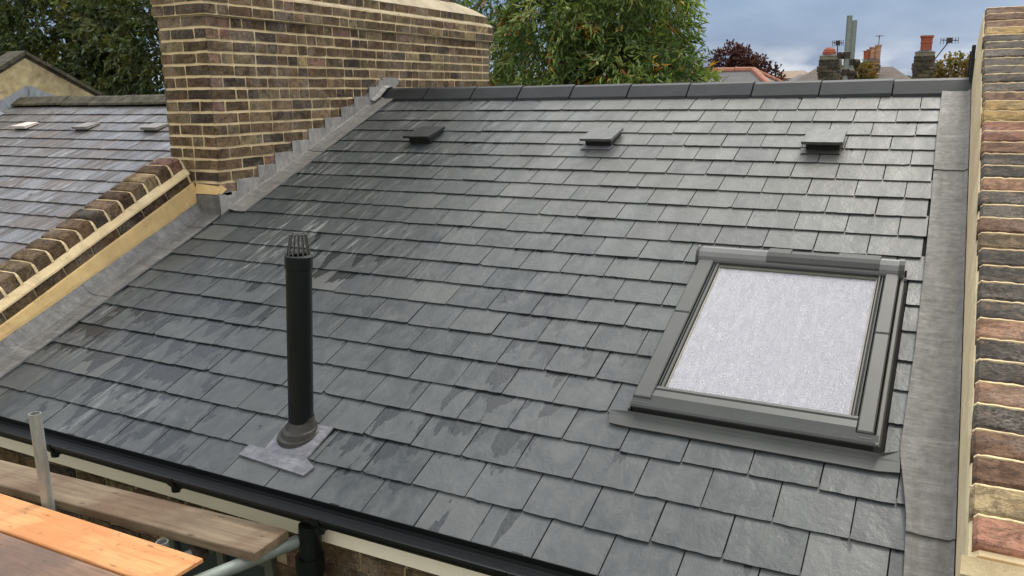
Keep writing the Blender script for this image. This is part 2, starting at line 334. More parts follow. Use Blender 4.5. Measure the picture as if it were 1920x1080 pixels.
# ------------------------------------------------------------------ mesh helper
class MB:
    def __init__(s): s.v = []; s.f = []; s.c = []; s.uv = []
    def poly(s, pts, col=(1, 1, 1), uv=None):
        b = len(s.v); s.v += [tuple(p) for p in pts]; s.f.append(tuple(range(b, b + len(pts)))); s.c.append(col)
        s.uv.append(uv if uv else [(0, 0)] * len(pts))
    def faces(s, pts, fs, col=(1, 1, 1), uvs=None):
        b = len(s.v); s.v += [tuple(p) for p in pts]
        for i, f in enumerate(fs):
            s.f.append(tuple(b + k for k in f)); s.c.append(col); s.uv.append([uvs[k] for k in f] if uvs else [(0, 0)] * len(f))
    def hexa(s, p, col=(1, 1, 1)):   # 8 points: bottom 0-3 ccw, top 4-7
        s.faces(p, [(3, 2, 1, 0), (4, 5, 6, 7), (0, 1, 5, 4), (1, 2, 6, 5), (2, 3, 7, 6), (3, 0, 4, 7)], col)
    def box(s, x0, x1, y0, y1, z0, z1, col=(1, 1, 1)):
        s.hexa([(x0, y0, z0), (x1, y0, z0), (x1, y1, z0), (x0, y1, z0), (x0, y0, z1), (x1, y0, z1), (x1, y1, z1), (x0, y1, z1)], col)
    def bbox(s, x0, x1, y0, y1, z0, z1, b=0.004, col=(1, 1, 1)):   # box with chamfered upper edges
        p = [(x0, y0, z0), (x1, y0, z0), (x1, y1, z0), (x0, y1, z0), (x0, y0, z1 - b), (x1, y0, z1 - b), (x1, y1, z1 - b), (x0, y1, z1 - b),
             (x0 + b, y0 + b, z1), (x1 - b, y0 + b, z1), (x1 - b, y1 - b, z1), (x0 + b, y1 - b, z1)]
        s.faces(p, [(3, 2, 1, 0), (0, 1, 5, 4), (1, 2, 6, 5), (2, 3, 7, 6), (3, 0, 4, 7), (4, 5, 9, 8), (5, 6, 10, 9), (6, 7, 11, 10), (7, 4, 8, 11), (8, 9, 10, 11)], col)
    def tube(s, a, b, r0, r1=None, n=20, caps=True, col=(1, 1, 1)):
        a = Vector(a); b = Vector(b); r1 = r0 if r1 is None else r1
        d = (b - a).normalized(); u = d.orthogonal().normalized(); w_ = d.cross(u)
        pts = []
        for c, r in ((a, r0), (b, r1)):
            for i in range(n):
                t_ = 2 * math.pi * i / n; pts.append(c + (u * math.cos(t_) + w_ * math.sin(t_)) * r)
        fs = [(i, (i + 1) % n, n + (i + 1) % n, n + i) for i in range(n)]
        if caps: fs += [tuple(range(n - 1, -1, -1)), tuple(range(n, 2 * n))]
        s.faces(pts, fs, col)
    def pipe(s, a, b, r, t_=0.004, n=24, col=(1, 1, 1)):    # open ended tube with wall thickness
        a = Vector(a); b = Vector(b); d = (b - a).normalized(); u = d.orthogonal().normalized(); w_ = d.cross(u)
        pts = []
        for c, rr in ((a, r), (b, r), (b, r - t_), (b - d * min(0.3, (b - a).length * 0.9), r - t_)):
            for i in range(n):
                q = 2 * math.pi * i / n; pts.append(c + (u * math.cos(q) + w_ * math.sin(q)) * rr)
        fs = [(k * n + i, k * n + (i + 1) % n, (k + 1) * n + (i + 1) % n, (k + 1) * n + i) for k in range(3) for i in range(n)]
        fs.append(tuple(range(3 * n, 4 * n)))
        s.faces(pts, fs, col)
    def rings(s, rings, n, close=True, col=(1, 1, 1)):
        pts = [p for r in rings for p in r]
        fs = [(k * n + i, k * n + (i + 1) % n, (k + 1) * n + (i + 1) % n, (k + 1) * n + i) for k in range(len(rings) - 1) for i in range(n if close else n - 1)]
        s.faces(pts, fs, col)
    def build(s, name, mat, parent=None, rot=None, smooth=False, uv=False):
        me = bpy.data.meshes.new(name); me.from_pydata(s.v, [], s.f)
        ca = me.color_attributes.new('Col', 'FLOAT_COLOR', 'CORNER')
        arr = []
        for f, c in zip(s.f, s.c):
            cc = (c[0], c[1], c[2], 1.0)
            arr.extend(cc * len(f))
        ca.data.foreach_set('color', arr)
        if uv:
            ul = me.uv_layers.new(name='UV'); ul.data.foreach_set('uv', [q for u in s.uv for p in u for q in p])
        me.materials.append(mat)
        if smooth: me.polygons.foreach_set('use_smooth', [True] * len(me.polygons))
        me.update()
        o = bpy.data.objects.new(name, me); COL.objects.link(o)
        if rot: o.rotation_euler = rot
        if parent: o.parent = parent
        return o

def thing(name, label, cat, loc=(0, 0, 0), group=None, rot=None):
    o = bpy.data.objects.new(name, None); COL.objects.link(o); o.location = loc
    if rot: o.rotation_euler = rot
    o['label'] = label; o['category'] = cat
    if group: o['group'] = group
    return o
def tag(o, label, cat, group=None):
    o['label'] = label; o['category'] = cat
    if group: o['group'] = group
    return o

T20 = rad(22.0); ROT = (T20, 0, 0); S20, C20 = math.sin(T20), math.cos(T20)
def rf(x, s, h): return Vector((x, -s * C20 - h * S20, -s * S20 + h * C20))   # roof frame (s = metres down the slope) -> world
G = 0.19639

# ------------------------------------------------------------------ ground
g = MB(); g.poly([(-900, -300, -6.6), (900, -300, -6.6), (900, 1500, -6.6), (-900, 1500, -6.6)])
go = g.build('ground', MAT['ground']); go['kind'] = 'structure'

# ------------------------------------------------------------------ slates
def slate_field(mb, x0, x1, rows, widths, off_fn, skip, rnd, xr=None, thick=0.0065, jit=0.0012, kofs=0.0, last=0.0, lift=0.0118):
    for k in rows:
        s1 = (k + kofs) * G; s0 = s1 - G
        off = off_fn(k)
        x = x1 + off
        while x > x0:
            wd = widths if not isinstance(widths, tuple) else rnd.uniform(*widths)
            xa = max(x - wd, x0); xb = min(x, x1 if xr is None else xr(k))
            x -= wd
            if xb - xa < 0.02: continue
            parts = skip(k, xa, xb)
            for (a, b) in parts:
                if b - a < 0.012: continue
                a += 0.0018 + rnd.uniform(0, .0018); b -= 0.0018 + rnd.uniform(0, .0018)
                ds = rnd.uniform(-0.0014, 0.0014) + (rnd.random() < .04) * rnd.uniform(0.003, 0.009)
                hh = lift + rnd.uniform(-0.0015, 0.003); hb = 0.002
                col = (rnd.random(), rnd.random(), rnd.random())
                skew = rnd.uniform(-0.0012, 0.0012)
                n = 9
                top = []; bot = []; uvt = []
                for i in range(n + 1):
                    t_ = i / n; xx = a + (b - a) * t_
                    j = rnd.uniform(-jit, jit)
                    if rnd.random() < .05: j -= rnd.uniform(0, .004)
                    ss = s1 + ds + j + skew * (t_ - .5) * 2
                    if (i == 0 or i == n): ss -= rnd.uniform(0, .003) + (rnd.random() < .10) * rnd.uniform(.003, .010)
                    top.append((xx, -ss, hh)); bot.append((xx, -ss + 0.0015, hh - thick))
                sh = s0 - 0.03
                pts = [(a, -sh, hb), (b, -sh, hb)] + top[::-1] + bot
                ni = n + 1
                uvs = [(0, 0), (1, 0)] + [(1 - i / n, 1) for i in range(ni)] + [(i / n, 1) for i in range(ni)]
                f1 = (0, ) + tuple(2 + i for i in range(ni))[::-1] + (1,)
                fs = [f1[::-1]]
                for i in range(n):
                    fs.append((2 + ni - 1 - i, 2 + ni - 2 - i, 2 + ni + i + 1, 2 + ni + i)[::-1])
                bb = len(pts); pts += [(a, -sh, hb - thick), (b, -sh, hb - thick)]
                uvs += [(0, 0), (1, 0)]
                fs.append((0, 2 + ni - 1, 2 + ni, bb)); fs.append((1, bb + 1, 2 + 2 * ni - 1, 2))
                mb.faces(pts, fs, col, uvs)

# ============================================================== MAIN HOUSE
house = thing('terraced_house', 'house under the new wet slate roof with roof window and black vent pipe', 'house', (-2.3, 0, -6.6))
HP = Vector((2.3, 0, 6.6))
def hb(mb, name, mat, rot=None, smooth=False, uv=False, parent=None):
    o = mb.build(name, mat, None, rot, smooth, uv)
    p = parent or house
    o.parent = p
    if p is house: o.location = HP
    return o

# right hand window area
WX0, WX1, WS0, WS1 = -1.005, -0.045, 2.10, 3.34
def skip_main(k, a, b):
    s1 = k * G; s0 = s1 - G
    res = [(a, b)]
    def cut(res, c0, c1):
        out_ = []
        for p, q in res:
            if q <= c0 or p >= c1: out_.append((p, q)); continue
            if p < c0: out_.append((p, c0))
            if q > c1: out_.append((c1, q))
        return out_
    if 12 <= k <= 17: res = cut(res, WX0 - 0.008, WX1 + 0.004)
    if k == 11: pass
    if k == 20: res = cut(res, -2.5, -2.262)
    
    return res
rs = random.Random(11)
sm = MB()
slate_field(sm, -4.36, 0.06, range(1, 11), 0.25, lambda k: -0.055 if k % 2 == 0 else 0.07, skip_main, rs, xr=lambda k: 0.0 if k % 2 == 0 else 0.01)
slate_field(sm, -4.52, 0.14, range(11, 22), 0.25, lambda k: -0.14 + .25 + .02 if k % 2 == 0 else -.14 + .125 + .02, skip_main, rs, xr=lambda k: 0.045 + 0.007 * (k - 10))
roof = MB()
roof.poly([(-4.70, -4.10, -0.006), (0.17, -4.10, -0.006), (0.17, 0.15, -0.006), (-4.70, 0.15, -0.006)])
roof_o = hb(roof, 'roof', MAT['under'], ROT)
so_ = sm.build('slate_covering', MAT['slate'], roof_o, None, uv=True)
rb = MB()   # rear slope
rb.poly([(-4.7, 0.16, 0.05), (0.17, 0.16, 0.05), (0.17, 4.6, -2.3), (-4.7, 4.6, -2.3)])
hb(rb, 'rear_slope', MAT['far_slate'])
# ridge tiles
jx = [-4.50, -4.02, -3.547, -3.104, -2.640, -2.163, -1.697, -1.226, -0.7656, -0.303, 0.165]
rt = MB()
for i in range(len(jx) - 1):
    a, b = jx[i] + 0.005, jx[i + 1] - 0.005
    dz = R.uniform(-0.004, 0.001); dz2 = R.uniform(0.001, 0.006)
    prof = [(0.014, 0.008), (0.018, 0.030), (0.112, 0.112), (0.16, 0.126), (0.208, 0.112), (0.30, 0.02), (0.30, 0.006), (0.16, 0.100)]
    n = len(prof)
    r0 = [(a, y, z + dz) for y, z in prof]; r1 = [(b, y, z + dz2) for y, z in prof]
    rt.rings([r0, r1], n); rt.poly(r0); rt.poly(r1[::-1])
    # mortar / dry union strip at joint
ro = hb(rt, 'ridge_tiles', MAT['ridge'])
rj = MB()
prof = [(0.026, 0.006), (0.112, 0.094), (0.16, 0.110), (0.208, 0.094), (0.29, 0.012)]
rj.rings([[(x, y, z) for y, z in prof] for x in (jx[0] + .01, jx[-1] - .01)], len(prof), False)
rj.build('ridge_bedding', MAT['under'], ro)

# --- lead at the right verge (sheets lapped), in roof frame
LX = [(0.0, -.006), (.66, -.004), (1.55, .012), (2.05, .018), (2.67, .02), (3.30, .012), (3.45, .035), (3.6, .056), (3.83, .066), (4.2, .07)]
def lerp_tab(tab, s):
    if s <= tab[0][0]: return tab[0][1]
    for (a, va), (b, vb) in zip(tab, tab[1:]):
        if s <= b: return va + (vb - va) * (s - a) / (b - a)
    return tab[-1][1]
def xr_wall(s): return 0.158 + 0.047 * min(1, max(0, s / 3.9))
ld = MB()
for (s0, s1, lv) in ((-0.04, 1.07, 0.012), (1.05, 2.366, 0.006), (2.34, 3.665, 0.009), (3.64, 4.12, 0.0)):
    ns = int((s1 - s0) / 0.035) + 1; grid = []
    for i in range(ns + 1):
        s = s0 + (s1 - s0) * i / ns; row = []
        xl = lerp_tab(LX, s); xr = xr_wall(s)
        for q in (0.0, 0.0, .12, .3, .5, .7, .88, 0.97, 1.0, 1.0):
            xx = xl + (xr - xl) * q
            h = 0.017 + lv + 0.0035 * noise.noise(Vector((xx * 9, s * 7, 1.3))) + (0.004 if q < .2 else 0) + (0.012 if q >= .97 else 0)
            row.append([xx, -s, h])
        row[0][2] = 0.011; row[-1][2] = 0.030 + lv * .3
        grid.append([tuple(p) for p in row])
    ld.rings(grid, len(grid[0]), False)
    e_ = grid[-1]; ld.rings([e_, [(p[0], p[1] + .002, p[2] - 0.010) for p in e_]], len(e_), False)
hb(ld, 'lead_flashing', MAT['lead'], ROT, smooth=False)

# --- lead at the left verge: gully beside chimney (upper) and beside party wall (lower)
def lead_strip(mb, profs, seg=0.04, lv=0.0):
    (s0, p0), (s1, p1) = profs
    ns = max(2, int((s1 - s0) / seg)); rows = []
    for i in range(ns + 1):
        t_ = i / ns; s = s0 + (s1 - s0) * t_
        row = []
        for (a, ha), (b, hb_) in zip(p0, p1):
            x = a + (b - a) * t_; h = ha + (hb_ - ha) * t_
            row.append((x + 0.003 * noise.noise(Vector((s * 5, h * 30, 4))), -s, h + lv + 0.0025 * noise.noise(Vector((x * 12, s * 9, 2)))))
        rows.append(row)
    mb.rings(rows, len(p0), False)
    e_ = rows[-1]; mb.rings([e_, [(p[0], p[1] + .001, p[2] - 0.007) for p in e_]], len(e_), False)
lu = MB()
up_p = [(-4.493, 0.12), (-4.493, 0.045), (-4.478, 0.028), (-4.43, 0.018), (-4.37, 0.017), (-4.335, 0.019), (-4.335, 0.010)]
for i, (a, b) in enumerate(((-0.16, 1.02), (1.0, 1.98))):
    lead_strip(lu, ((a, up_p), (b, up_p)), lv=0.004 - i * 0.004)
hb(lu, 'lead_gully', MAT['lead'], ROT)
ll = MB()
lo_p = [(-4.715, 0.092), (-4.668, 0.030), (-4.650, 0.019), (-4.60, 0.016), (-4.53, 0.018), (-4.495, 0.019), (-4.495, 0.010)]
for i, (a, b) in enumerate(((1.93, 2.24), (2.21, 3.09), (3.06, 4.14))):
    lead_strip(ll, ((a, lo_p), (b, lo_p)), lv=0.006 - i * 0.003)
hb(ll, 'lead_gully', MAT['lead_dark'], ROT)
# stepped flashing (vertical face of the chimney, plane x = -4.49)
stp = MB()
XF = -4.488
zc0 = -0.037
steps = []
for i in range(-7, 4):
    z = zc0 + 0.008 + i * 0.0815
    y = (z - 0.182) / math.tan(T20) + R.uniform(-.015, .015)
    steps.append((y, z))
tops = []
for i, (y, z) in enumerate(steps):
    yn = steps[i + 1][0] + R.uniform(.04, .065) if i + 1 < len(steps) else y + 0.25
    # columns from y to yn, top edge slightly wavy, plus slanted cut of next
    nseg = 6
    for q in range(nseg):
        ya = y + (yn - y) * q / nseg; yb = y + (yn - y) * (q + 1) / nseg
        za = z + (0.004 * noise.noise(Vector((ya * 20, 0, 0)))); zb = z + (0.004 * noise.noise(Vector((yb * 20, 0, 0))))
        bulge = 0.004
        fa = max(ya * math.tan(T20) + 0.025, z - .3); fb = max(yb * math.tan(T20) + 0.025, z - .3)
        stp.poly([(XF + bulge * noise.noise(Vector((ya * 9, z, 3))), ya, za), (XF + bulge * noise.noise(Vector((ya * 9, z, 5))) + .003, ya, fa), (XF + bulge * noise.noise(Vector((yb * 9, z, 5))) + .003, yb, fb), (XF + bulge * noise.noise(Vector((yb * 9, z, 3))), yb, zb)])
        stp.poly([(XF, ya, za), (XF, yb, zb), (XF - 0.014, yb, zb + 0.003), (XF - 0.014, ya, za + 0.003)])
    # slanted tooth to the left below the top edge
    pz = z - 0.078
    if i > 0 or True:
        stp.poly([(XF + .001, y, z), (XF + .001, y + 0.052, pz), (XF + .001, y + 0.12, pz), (XF + .001, y + 0.12, z)])
hb(stp, 'stepped_flashing', MAT['lead_step'])
# saddle over the ridge end beside the chimney
sd_ = MB()
n_ = 12
prof = [(-0.10, 0.01), (0.0, 0.055), (0.10, 0.122), (0.16, 0.132), (0.24, 0.10), (0.34, 0.02)]
rows = [[(x, y, z + dz + 0.004 * noise.noise(Vector((x * 30, y * 30, 0)))) for y, z in prof] for x, dz in ((-4.492, 0.085), (-4.488, 0.02), (-4.46, 0.008), (-4.44, 0.006))]
sd_.rings(rows, len(prof), False)
sd_.poly([(-4.486, 0.02, 0.10), (-4.486, 0.05, 0.10), (-4.486, 0.30, 0.10), (-4.486, 0.30, 0.196), (-4.486, 0.20, 0.20), (-4.486, 0.03, 0.195)][::-1])
hb(sd_, 'lead_saddle', MAT['lead_step'])
# lead at foot of chimney front and mortar haunch
lc = MB()
lc.faces([(-4.716, -1.925, -0.78), (-4.49, -1.925, -0.78), (-4.49, -1.925, -0.612), (-4.716, -1.925, -0.612), (-4.716, -1.905, -0.607), (-4.49, -1.905, -0.607)], [(0, 1, 2, 3), (3, 2, 5, 4)])
lc.faces([(-4.487, -1.926, -0.78), (-4.487, -1.80, -0.74), (-4.487, -1.80, -0.58), (-4.487, -1.926, -0.612)], [(0, 1, 2, 3)])
hb(lc, 'lead_apron', MAT['lead_dark'])
# --- gutter
gt = MB(); gi = []
cy, cz, gr_ = -3.888, -1.531, 0.056
prof = [(cy - gr_ - 0.004, cz + 0.004), (cy - gr_ - .006, cz - .006)]
for i in range(1, 12):
    t_ = math.pi * i / 12; prof.append((cy - gr_ * math.cos(t_), cz - gr_ * math.sin(t_)))
prof += [(cy + gr_, cz + .01)]
inner = [(cy + gr_ - .004, cz + .01)] + [(cy + (gr_ - .004) * math.cos(math.pi * i / 12), cz - (gr_ - .004) * math.sin(math.pi * i / 12)) for i in range(1, 12)] + [(cy - gr_ + .003, cz + .004)]
full = prof + inner
xs = [-5.2 + i * 0.3 for i in range(18)] + [0.19]
gt.rings([[(x, y, z) for y, z in full] for x in xs], len(full))
gt.poly([(xs[0], y, z) for y, z in full]); gt.poly([(xs[-1], y, z) for y, z in full][::-1])
gut = hb(gt, 'gutter', MAT['black'], smooth=False)
for x in (-3.60, -2.78, -1.98, -1.16, -0.30):
    b = MB()
    pr = [(cy - (gr_ + .010) * math.cos(math.pi * i / 12), cz + 0.008 - (gr_ + .016) * math.sin(math.pi * i / 12)) for i in range(0, 13)]
    pr2 = [(cy - (gr_ + .002) * math.cos(math.pi * i / 12), cz + 0.008 - (gr_ + .002) * math.sin(math.pi * i / 12)) for i in range(12, -1, -1)]
    f_ = pr + pr2
    b.rings([[(x - .022, y, z) for y, z in f_], [(x + .022, y, z) for y, z in f_]], len(f_)); b.poly([(x - .022, y, z) for y, z in f_]); b.poly([(x + .022, y, z) for y, z in f_][::-1])
    b.tube((x, cy - gr_ * .55, cz - gr_ * .9 - .022), (x, cy - gr_ * .4, cz - gr_ * .5), 0.018, 0.026, 10)
    b.build('gutter_bracket', MAT['black'], gut)
fa = MB(); fa.bbox(-4.72, 0.20, -3.829, -3.808, -1.703, -1.572); hb(fa, 'fascia_board', MAT['fascia'])
sf = MB(); sf.box(-4.72, 0.19, -3.808, -3.755, -1.696, -1.68); hb(sf, 'soffit', MAT['fascia'])
dp = MB(); dp.tube((-2.06, -3.90, -6.5), (-2.06, -3.90, -1.74), 0.050); dp.tube((-2.06, -3.90, -1.80), (-2.06, -3.90, -1.73), 0.058); dp.tube((-2.06, -3.90, -1.76), (-2.06, -3.885, -1.60), 0.046); dp.tube((-2.06, -3.90, -2.12), (-2.06, -3.90, -2.07), 0.062)
hb(dp, 'downpipe', MAT['black'], smooth=False)

# ------------------------------------------------------------------ bricks
PAL_DARK = [((0.130, 0.082, 0.043), 5), ((0.185, 0.120, 0.062), 5), ((0.080, 0.058, 0.040), 2.0), ((0.25, 0.175, 0.095), 3), ((0.27, 0.15, 0.10), 1.0), ((0.38, 0.28, 0.14), 1.0)]
PAL_MIX = [((0.10, 0.085, 0.070), 6), ((0.13, 0.105, 0.08), 4), ((0.30, 0.125, 0.080), 2.4), ((0.21, 0.10, 0.065), 1.5), ((0.50, 0.33, 0.13), 1.5), ((0.065, 0.06, 0.056), 3)]
def pick(pal, rnd):
    t_ = rnd.random() * sum(w_ for _, w_ in pal)
    for c, w_ in pal:
        t_ -= w_
        if t_ <= 0: break
    k = rnd.uniform(0.8, 1.25)
    return tuple(min(1, x * k * rnd.uniform(.95, 1.05)) for x in c)
def brick(mb, O, U, V, N, u0, u1, v0, v1, d, rnd, pal, j=0.0035, proud=0.004, col=None):
    O = Vector(O); U = Vector(U); V = Vector(V); N = Vector(N)
    jj = lambda: rnd.uniform(-j, j)
    cor = []
    n = max(2, int((u1 - u0) / 0.06))
    for i in range(n + 1): cor.append((u0 + (u1 - u0) * i / n + (jj() * .5 if 0 < i < n else jj()), v0 + jj() * .7))
    for i in range(n + 1): cor.append((u1 - (u1 - u0) * i / n + (jj() * .5 if 0 < i < n else jj()), v1 + jj() * .7))
    cu, cv = (u0 + u1) / 2, (v0 + v1) / 2
    p = proud + rnd.uniform(-.002, .002)
    fr = [O + U * (a + (cu - a) * .0 + math.copysign(-.004, a - cu) * 1) + V * (b + math.copysign(-.004, b - cv)) + N * (p + jj() * .3) for a, b in cor]
    ed = [O + U * a + V * b + N * (p - .005) for a, b in cor]
    bk = [O + U * a + V * b - N * d for a, b in cor]
    m_ = len(cor); col = col or pick(pal, rnd)
    pts = bk + ed + fr
    fs = [(k * m_ + i, k * m_ + (i + 1) % m_, (k + 1) * m_ + (i + 1) % m_, (k + 1) * m_ + i) for k in range(2) for i in range(m_)]
    fs.append(tuple(range(2 * m_, 3 * m_)))
    mb.faces(pts, fs, col)
def brick_face(mb, O, U, V, N, Lu, rows, ch, rnd, pal, hj=0.0265, vj=0.0205, st=0.225, hd=0.1125, d=0.01, v_start=0, clip=None, proud=0.0062):
    for r in range(rows):
        u = 0.0; i = r % 2
        if r % 2: 
            first = hd * 1.5
        else: first = hd
        seq = 0
        v0 = v_start + r * ch + hj / 2; v1 = v_start + (r + 1) * ch - hj / 2
        while u < Lu - 0.02:
            if seq == 0: wd = st if r % 2 else hd
            else:
                wd = (st if rnd.random() < .66 else hd) * rnd.uniform(.96, 1.03)
            seq += 1
            ue = min(u + wd, Lu)
            if Lu - ue < 0.05: ue = Lu
            a = u + (vj / 2 if u > 0 else 0.0); b = ue - (vj / 2 if ue < Lu else 0.0)
            if (clip is None or clip((a + b) / 2, (v0 + v1) / 2)) and b - a > .02:
                brick(mb, O, U, V, N, a, b, v0, v1, d, rnd, pal, proud=proud)
            u = ue
def mortar_sheet(mb, O, U, V, N, Lu, Lv, step=0.03, amp=0.003, off=0.0):
    O = Vector(O); U = Vector(U); V = Vector(V); N = Vector(N)
    nu = max(1, int(Lu / step)); nv = max(1, int(Lv / step)); rows = []
    for i in range(nv + 1):
        rows.append([O + U * (Lu * q / nu) + V * (Lv * i / nv) + N * (off + amp * noise.noise(Vector((Lu * q / nu * 14, Lv * i / nv * 14, O.x * 3))) - (0.004 if q in (0, nu) else 0)) for q in range(nu + 1)])
    mb.rings(rows, nu + 1, False)

# house front wall under the eaves
fw = MB(); fw.box(-4.72, 0.2, -3.74, 4.5, -6.6, -2.8); fw.box(-4.72, 0.2, -3.758, -3.66, -2.8, -1.676); fw.box(-4.72, .2, 4.0, 4.5, -2.7, -2.0)
wall_o = hb(fw, 'wall', MAT['old_render'])
rbk = random.Random(5); fb_ = MB()
brick_face(fb_, (-4.7, -3.760, -2.80), (1, 0, 0), (0, 0, 1), (0, -1, 0), 4.9, 14, 0.08, rbk, PAL_DARK, hj=.012, d=.004, clip=lambda u, v: not (1.65 < u < 2.32 and v < 0.93))
fb_.build('brickwork', MAT['brick'], wall_o)
wi = MB(); 
for a, b in ((-3.05, -3.00), (-2.72, -2.68), (-2.43, -2.38)): wi.bbox(a, b, -3.79, -3.762, -2.8, -1.88)
wi.bbox(-3.05, -2.38, -3.795, -3.791, -1.94, -1.88)
wf = hb(wi, 'window_frame', MAT['olive'])
wg = MB(); wg.box(-3.04, -2.39, -3.77, -3.763, -2.8, -1.94); wg.build('window_pane', MAT['darkglass'], wf)

# ------------------------------------------------------------------ roof window (in roof frame, y = -s)
rw = MB()
def rbox(mb, x0, x1, s0, s1, h0, h1, b=0.005): mb.bbox(x0, x1, -s1, -s0, h0, h1, b)
win = thing('roof_window', None, None); del win['label']; del win['category']
win.parent = house; win.location = HP; win.rotation_euler = ROT
def wp(mb, name, mat, smooth=False): return mb.build(name, mat, win, None, smooth)
# outer frame cladding: side bars in two lengths with a seam
a = MB()
for (x0, x1) in ((-0.998, -0.922), (-0.137, -0.078)):
    a = MB(); rbox(a, x0, x1, 2.20, 2.687, 0.0, 0.088); rbox(a, x0, x1, 2.690, 3.292, 0.0, 0.087)
    rbox(a, x0 + .002, x1 - .002, 3.292, 3.318, 0.0, 0.074)
    wp(a, 'frame_side', MAT['frame'])
a = MB(); rbox(a, -0.074, -0.052, 2.16, 3.335, 0.0, 0.070); wp(a, 'side_flashing', MAT['frame'])
a = MB(); rbox(a, -1.012, -1.001, 2.19, 3.33, 0.0, 0.045, .003); wp(a, 'side_flashing', MAT['frame'])
for x0, x1, x2, x3 in ((-0.917, -0.909, -0.909, -0.893), (-0.164, -0.152, -0.152, -0.142)):   # sash sides: two thin ribs each
    a = MB(); rbox(a, x0, x1 - .002, 2.235, 3.225, 0.02, .080, .003); rbox(a, x2 + .002, x3, 2.235, 3.225, 0.02, .077, .003); rbox(a, x0 + .001, x3 - .001, 2.236, 3.224, 0.019, .060, .001)
    wp(a, 'sash_side', MAT['frame'])
for x0, x1 in ((-0.890, -0.884), (-0.173, -0.167)):
    a = MB(); rbox(a, x0, x1, 2.27, 3.20, 0.03, 0.069, .002); wp(a, 'glazing_bead', MAT['bead'])
a = MB(); rbox(a, -0.921, -0.138, 2.19, 3.27, 0.0, 0.03, .002); wp(a, 'gasket', MAT['gasket'])
a = MB()   # bottom rail: sloping cladding
pf = [(3.205, 0.078), (3.222, 0.082), (3.228, 0.074), (3.232, 0.080), (3.275, 0.086), (3.318, 0.070), (3.326, 0.060), (3.326, 0.045)]
a.rings([[(x, -s, h) for s, h in pf] for x in (-0.919, -0.14)], len(pf), False)
pf = [(3.294, 0.079), (3.324, 0.069), (3.331, 0.062), (3.331, 0.057)]
a.rings([[(x, -s, h) for s, h in pf] for x in (-0.996, -0.06)], len(pf), False)
wp(a, 'bottom_rail', MAT['frame'])
a = MB(); a.box(-0.990, -0.062, -3.334, -3.27, 0.0, 0.056); wp(a, 'bottom_shadow_gap', MAT['gasket'])  # black box, the shadow gap below the bottom rail put into its colour
a = MB()   # top of the sash, stepped down under the hood
rbox(a, -0.915, -0.143, 2.20, 2.245, 0.0, 0.072, .003); rbox(a, -0.900, -0.156, 2.247, 2.268, 0.0, 0.069, .002)
wp(a, 'top_rail', MAT['olive'])
a = MB()   # hood
hp_ = [(2.235, 0.052), (2.240, 0.070), (2.225, 0.098), (2.205, 0.112), (2.180, 0.118), (2.165, 0.113), (2.155, 0.102), (2.135, 0.100), (2.125, 0.085), (2.125, 0.02)]
def hoodseg(mb, x0, x1, k=0.0):
    rr = [[(x, -s, h + k) for s, h in hp_] for x in (x0, x1)]
    mb.rings(rr, len(hp_), False); mb.poly(rr[0][::-1]); mb.poly(rr[1])
hoodseg(a, -1.008, -0.082)
wp(a, 'hood', MAT['hood'])
a = MB(); hp0 = hp_
hp_ = [(2.243, 0.050), (2.247, 0.072), (2.230, 0.103), (2.207, 0.117), (2.180, 0.122), (2.155, 0.118), (2.12, 0.095), (2.12, 0.02)]
hoodseg(a, -1.017, -1.006, 0.001); wp(a, 'hood_end_cap', MAT['frame_dark'])
a = MB(); hoodseg(a, -0.084, -0.062, 0.001)
a.box(-0.058, -0.05, -2.22, -2.16, 0.03, 0.10); a.tube((-0.046, -2.255, 0.07), (-0.056, -2.255, 0.07), 0.012); a.tube((-0.05, -2.30, 0.03), (-0.05, -2.25, 0.07), 0.006)
wp(a, 'hood_end_cap', MAT['frame_dark'])
a = MB(); hp_ = [(2.232, 0.080), (2.226, 0.101), (2.205, 0.1155), (2.180, 0.1215), (2.150, 0.117), (2.11, 0.100), (2.11, 0.02)]
hoodseg(a, -0.672, -0.565); hoodseg(a, -0.350, -0.165)
hp_ = [(2.232, 0.080), (2.226, 0.101), (2.205, 0.1155), (2.180, 0.1215), (2.175, 0.112), (2.135, 0.105), (2.12, 0.09), (2.12, 0.02)]
hoodseg(a, -0.565, -0.350); wp(a, 'hood_cover', MAT['cover'])
a = MB(); hp_ = [(2.2472, 0.048), (2.250, 0.062), (2.2445, 0.080), (2.2362, 0.084), (2.236, 0.05)]
hoodseg(a, -0.998, -0.084); wp(a, 'hood_lip', MAT['frame_dark'])
a = MB(); a.poly([(-0.892, -3.205, 0.040), (-0.165, -3.205, 0.040), (-0.165, -2.262, 0.040), (-0.892, -2.262, 0.040)]); 
a.box(-0.892, -0.165, -2.345, -2.337, 0.041, 0.046)
wp(a, 'blind', MAT['blind'])
a = MB(); a.box(-0.890, -0.167, -3.205, -2.262, 0.058, 0.062); wp(a, 'glass_pane', MAT['pane'])
a = MB()   # apron flashing below
pts = [[(-1.09, 3.335), (-1.00, 3.342), (-0.05, 3.342), (0.012, 3.30)], [(-1.085, 3.36), (-1.0, 3.355), (-0.05, 3.358), (0.018, 3.35)], [(-1.07, 3.405), (-1.0, 3.41), (-0.05, 3.41), (0.02, 3.40)]]
rows = [[(x, -s, h + .001 * (i % 2)) for i, (x, s) in enumerate(r)] for r, h in zip(pts, (0.024, 0.021, 0.0195))]
rows.insert(0, [(-1.088, -3.326, 0.0165), (-1.0, -3.3345, 0.034), (-0.05, -3.3345, 0.034), (0.01, -3.29, 0.02)])
rows.append([(x, y + .001, 0.012) for x, y, z in rows[-1]])
a.rings(rows, 4, False); wp(a, 'apron_flashing', MAT['frame'])
win['label'] = 'large closed roof window with rain drops on its pale glass'

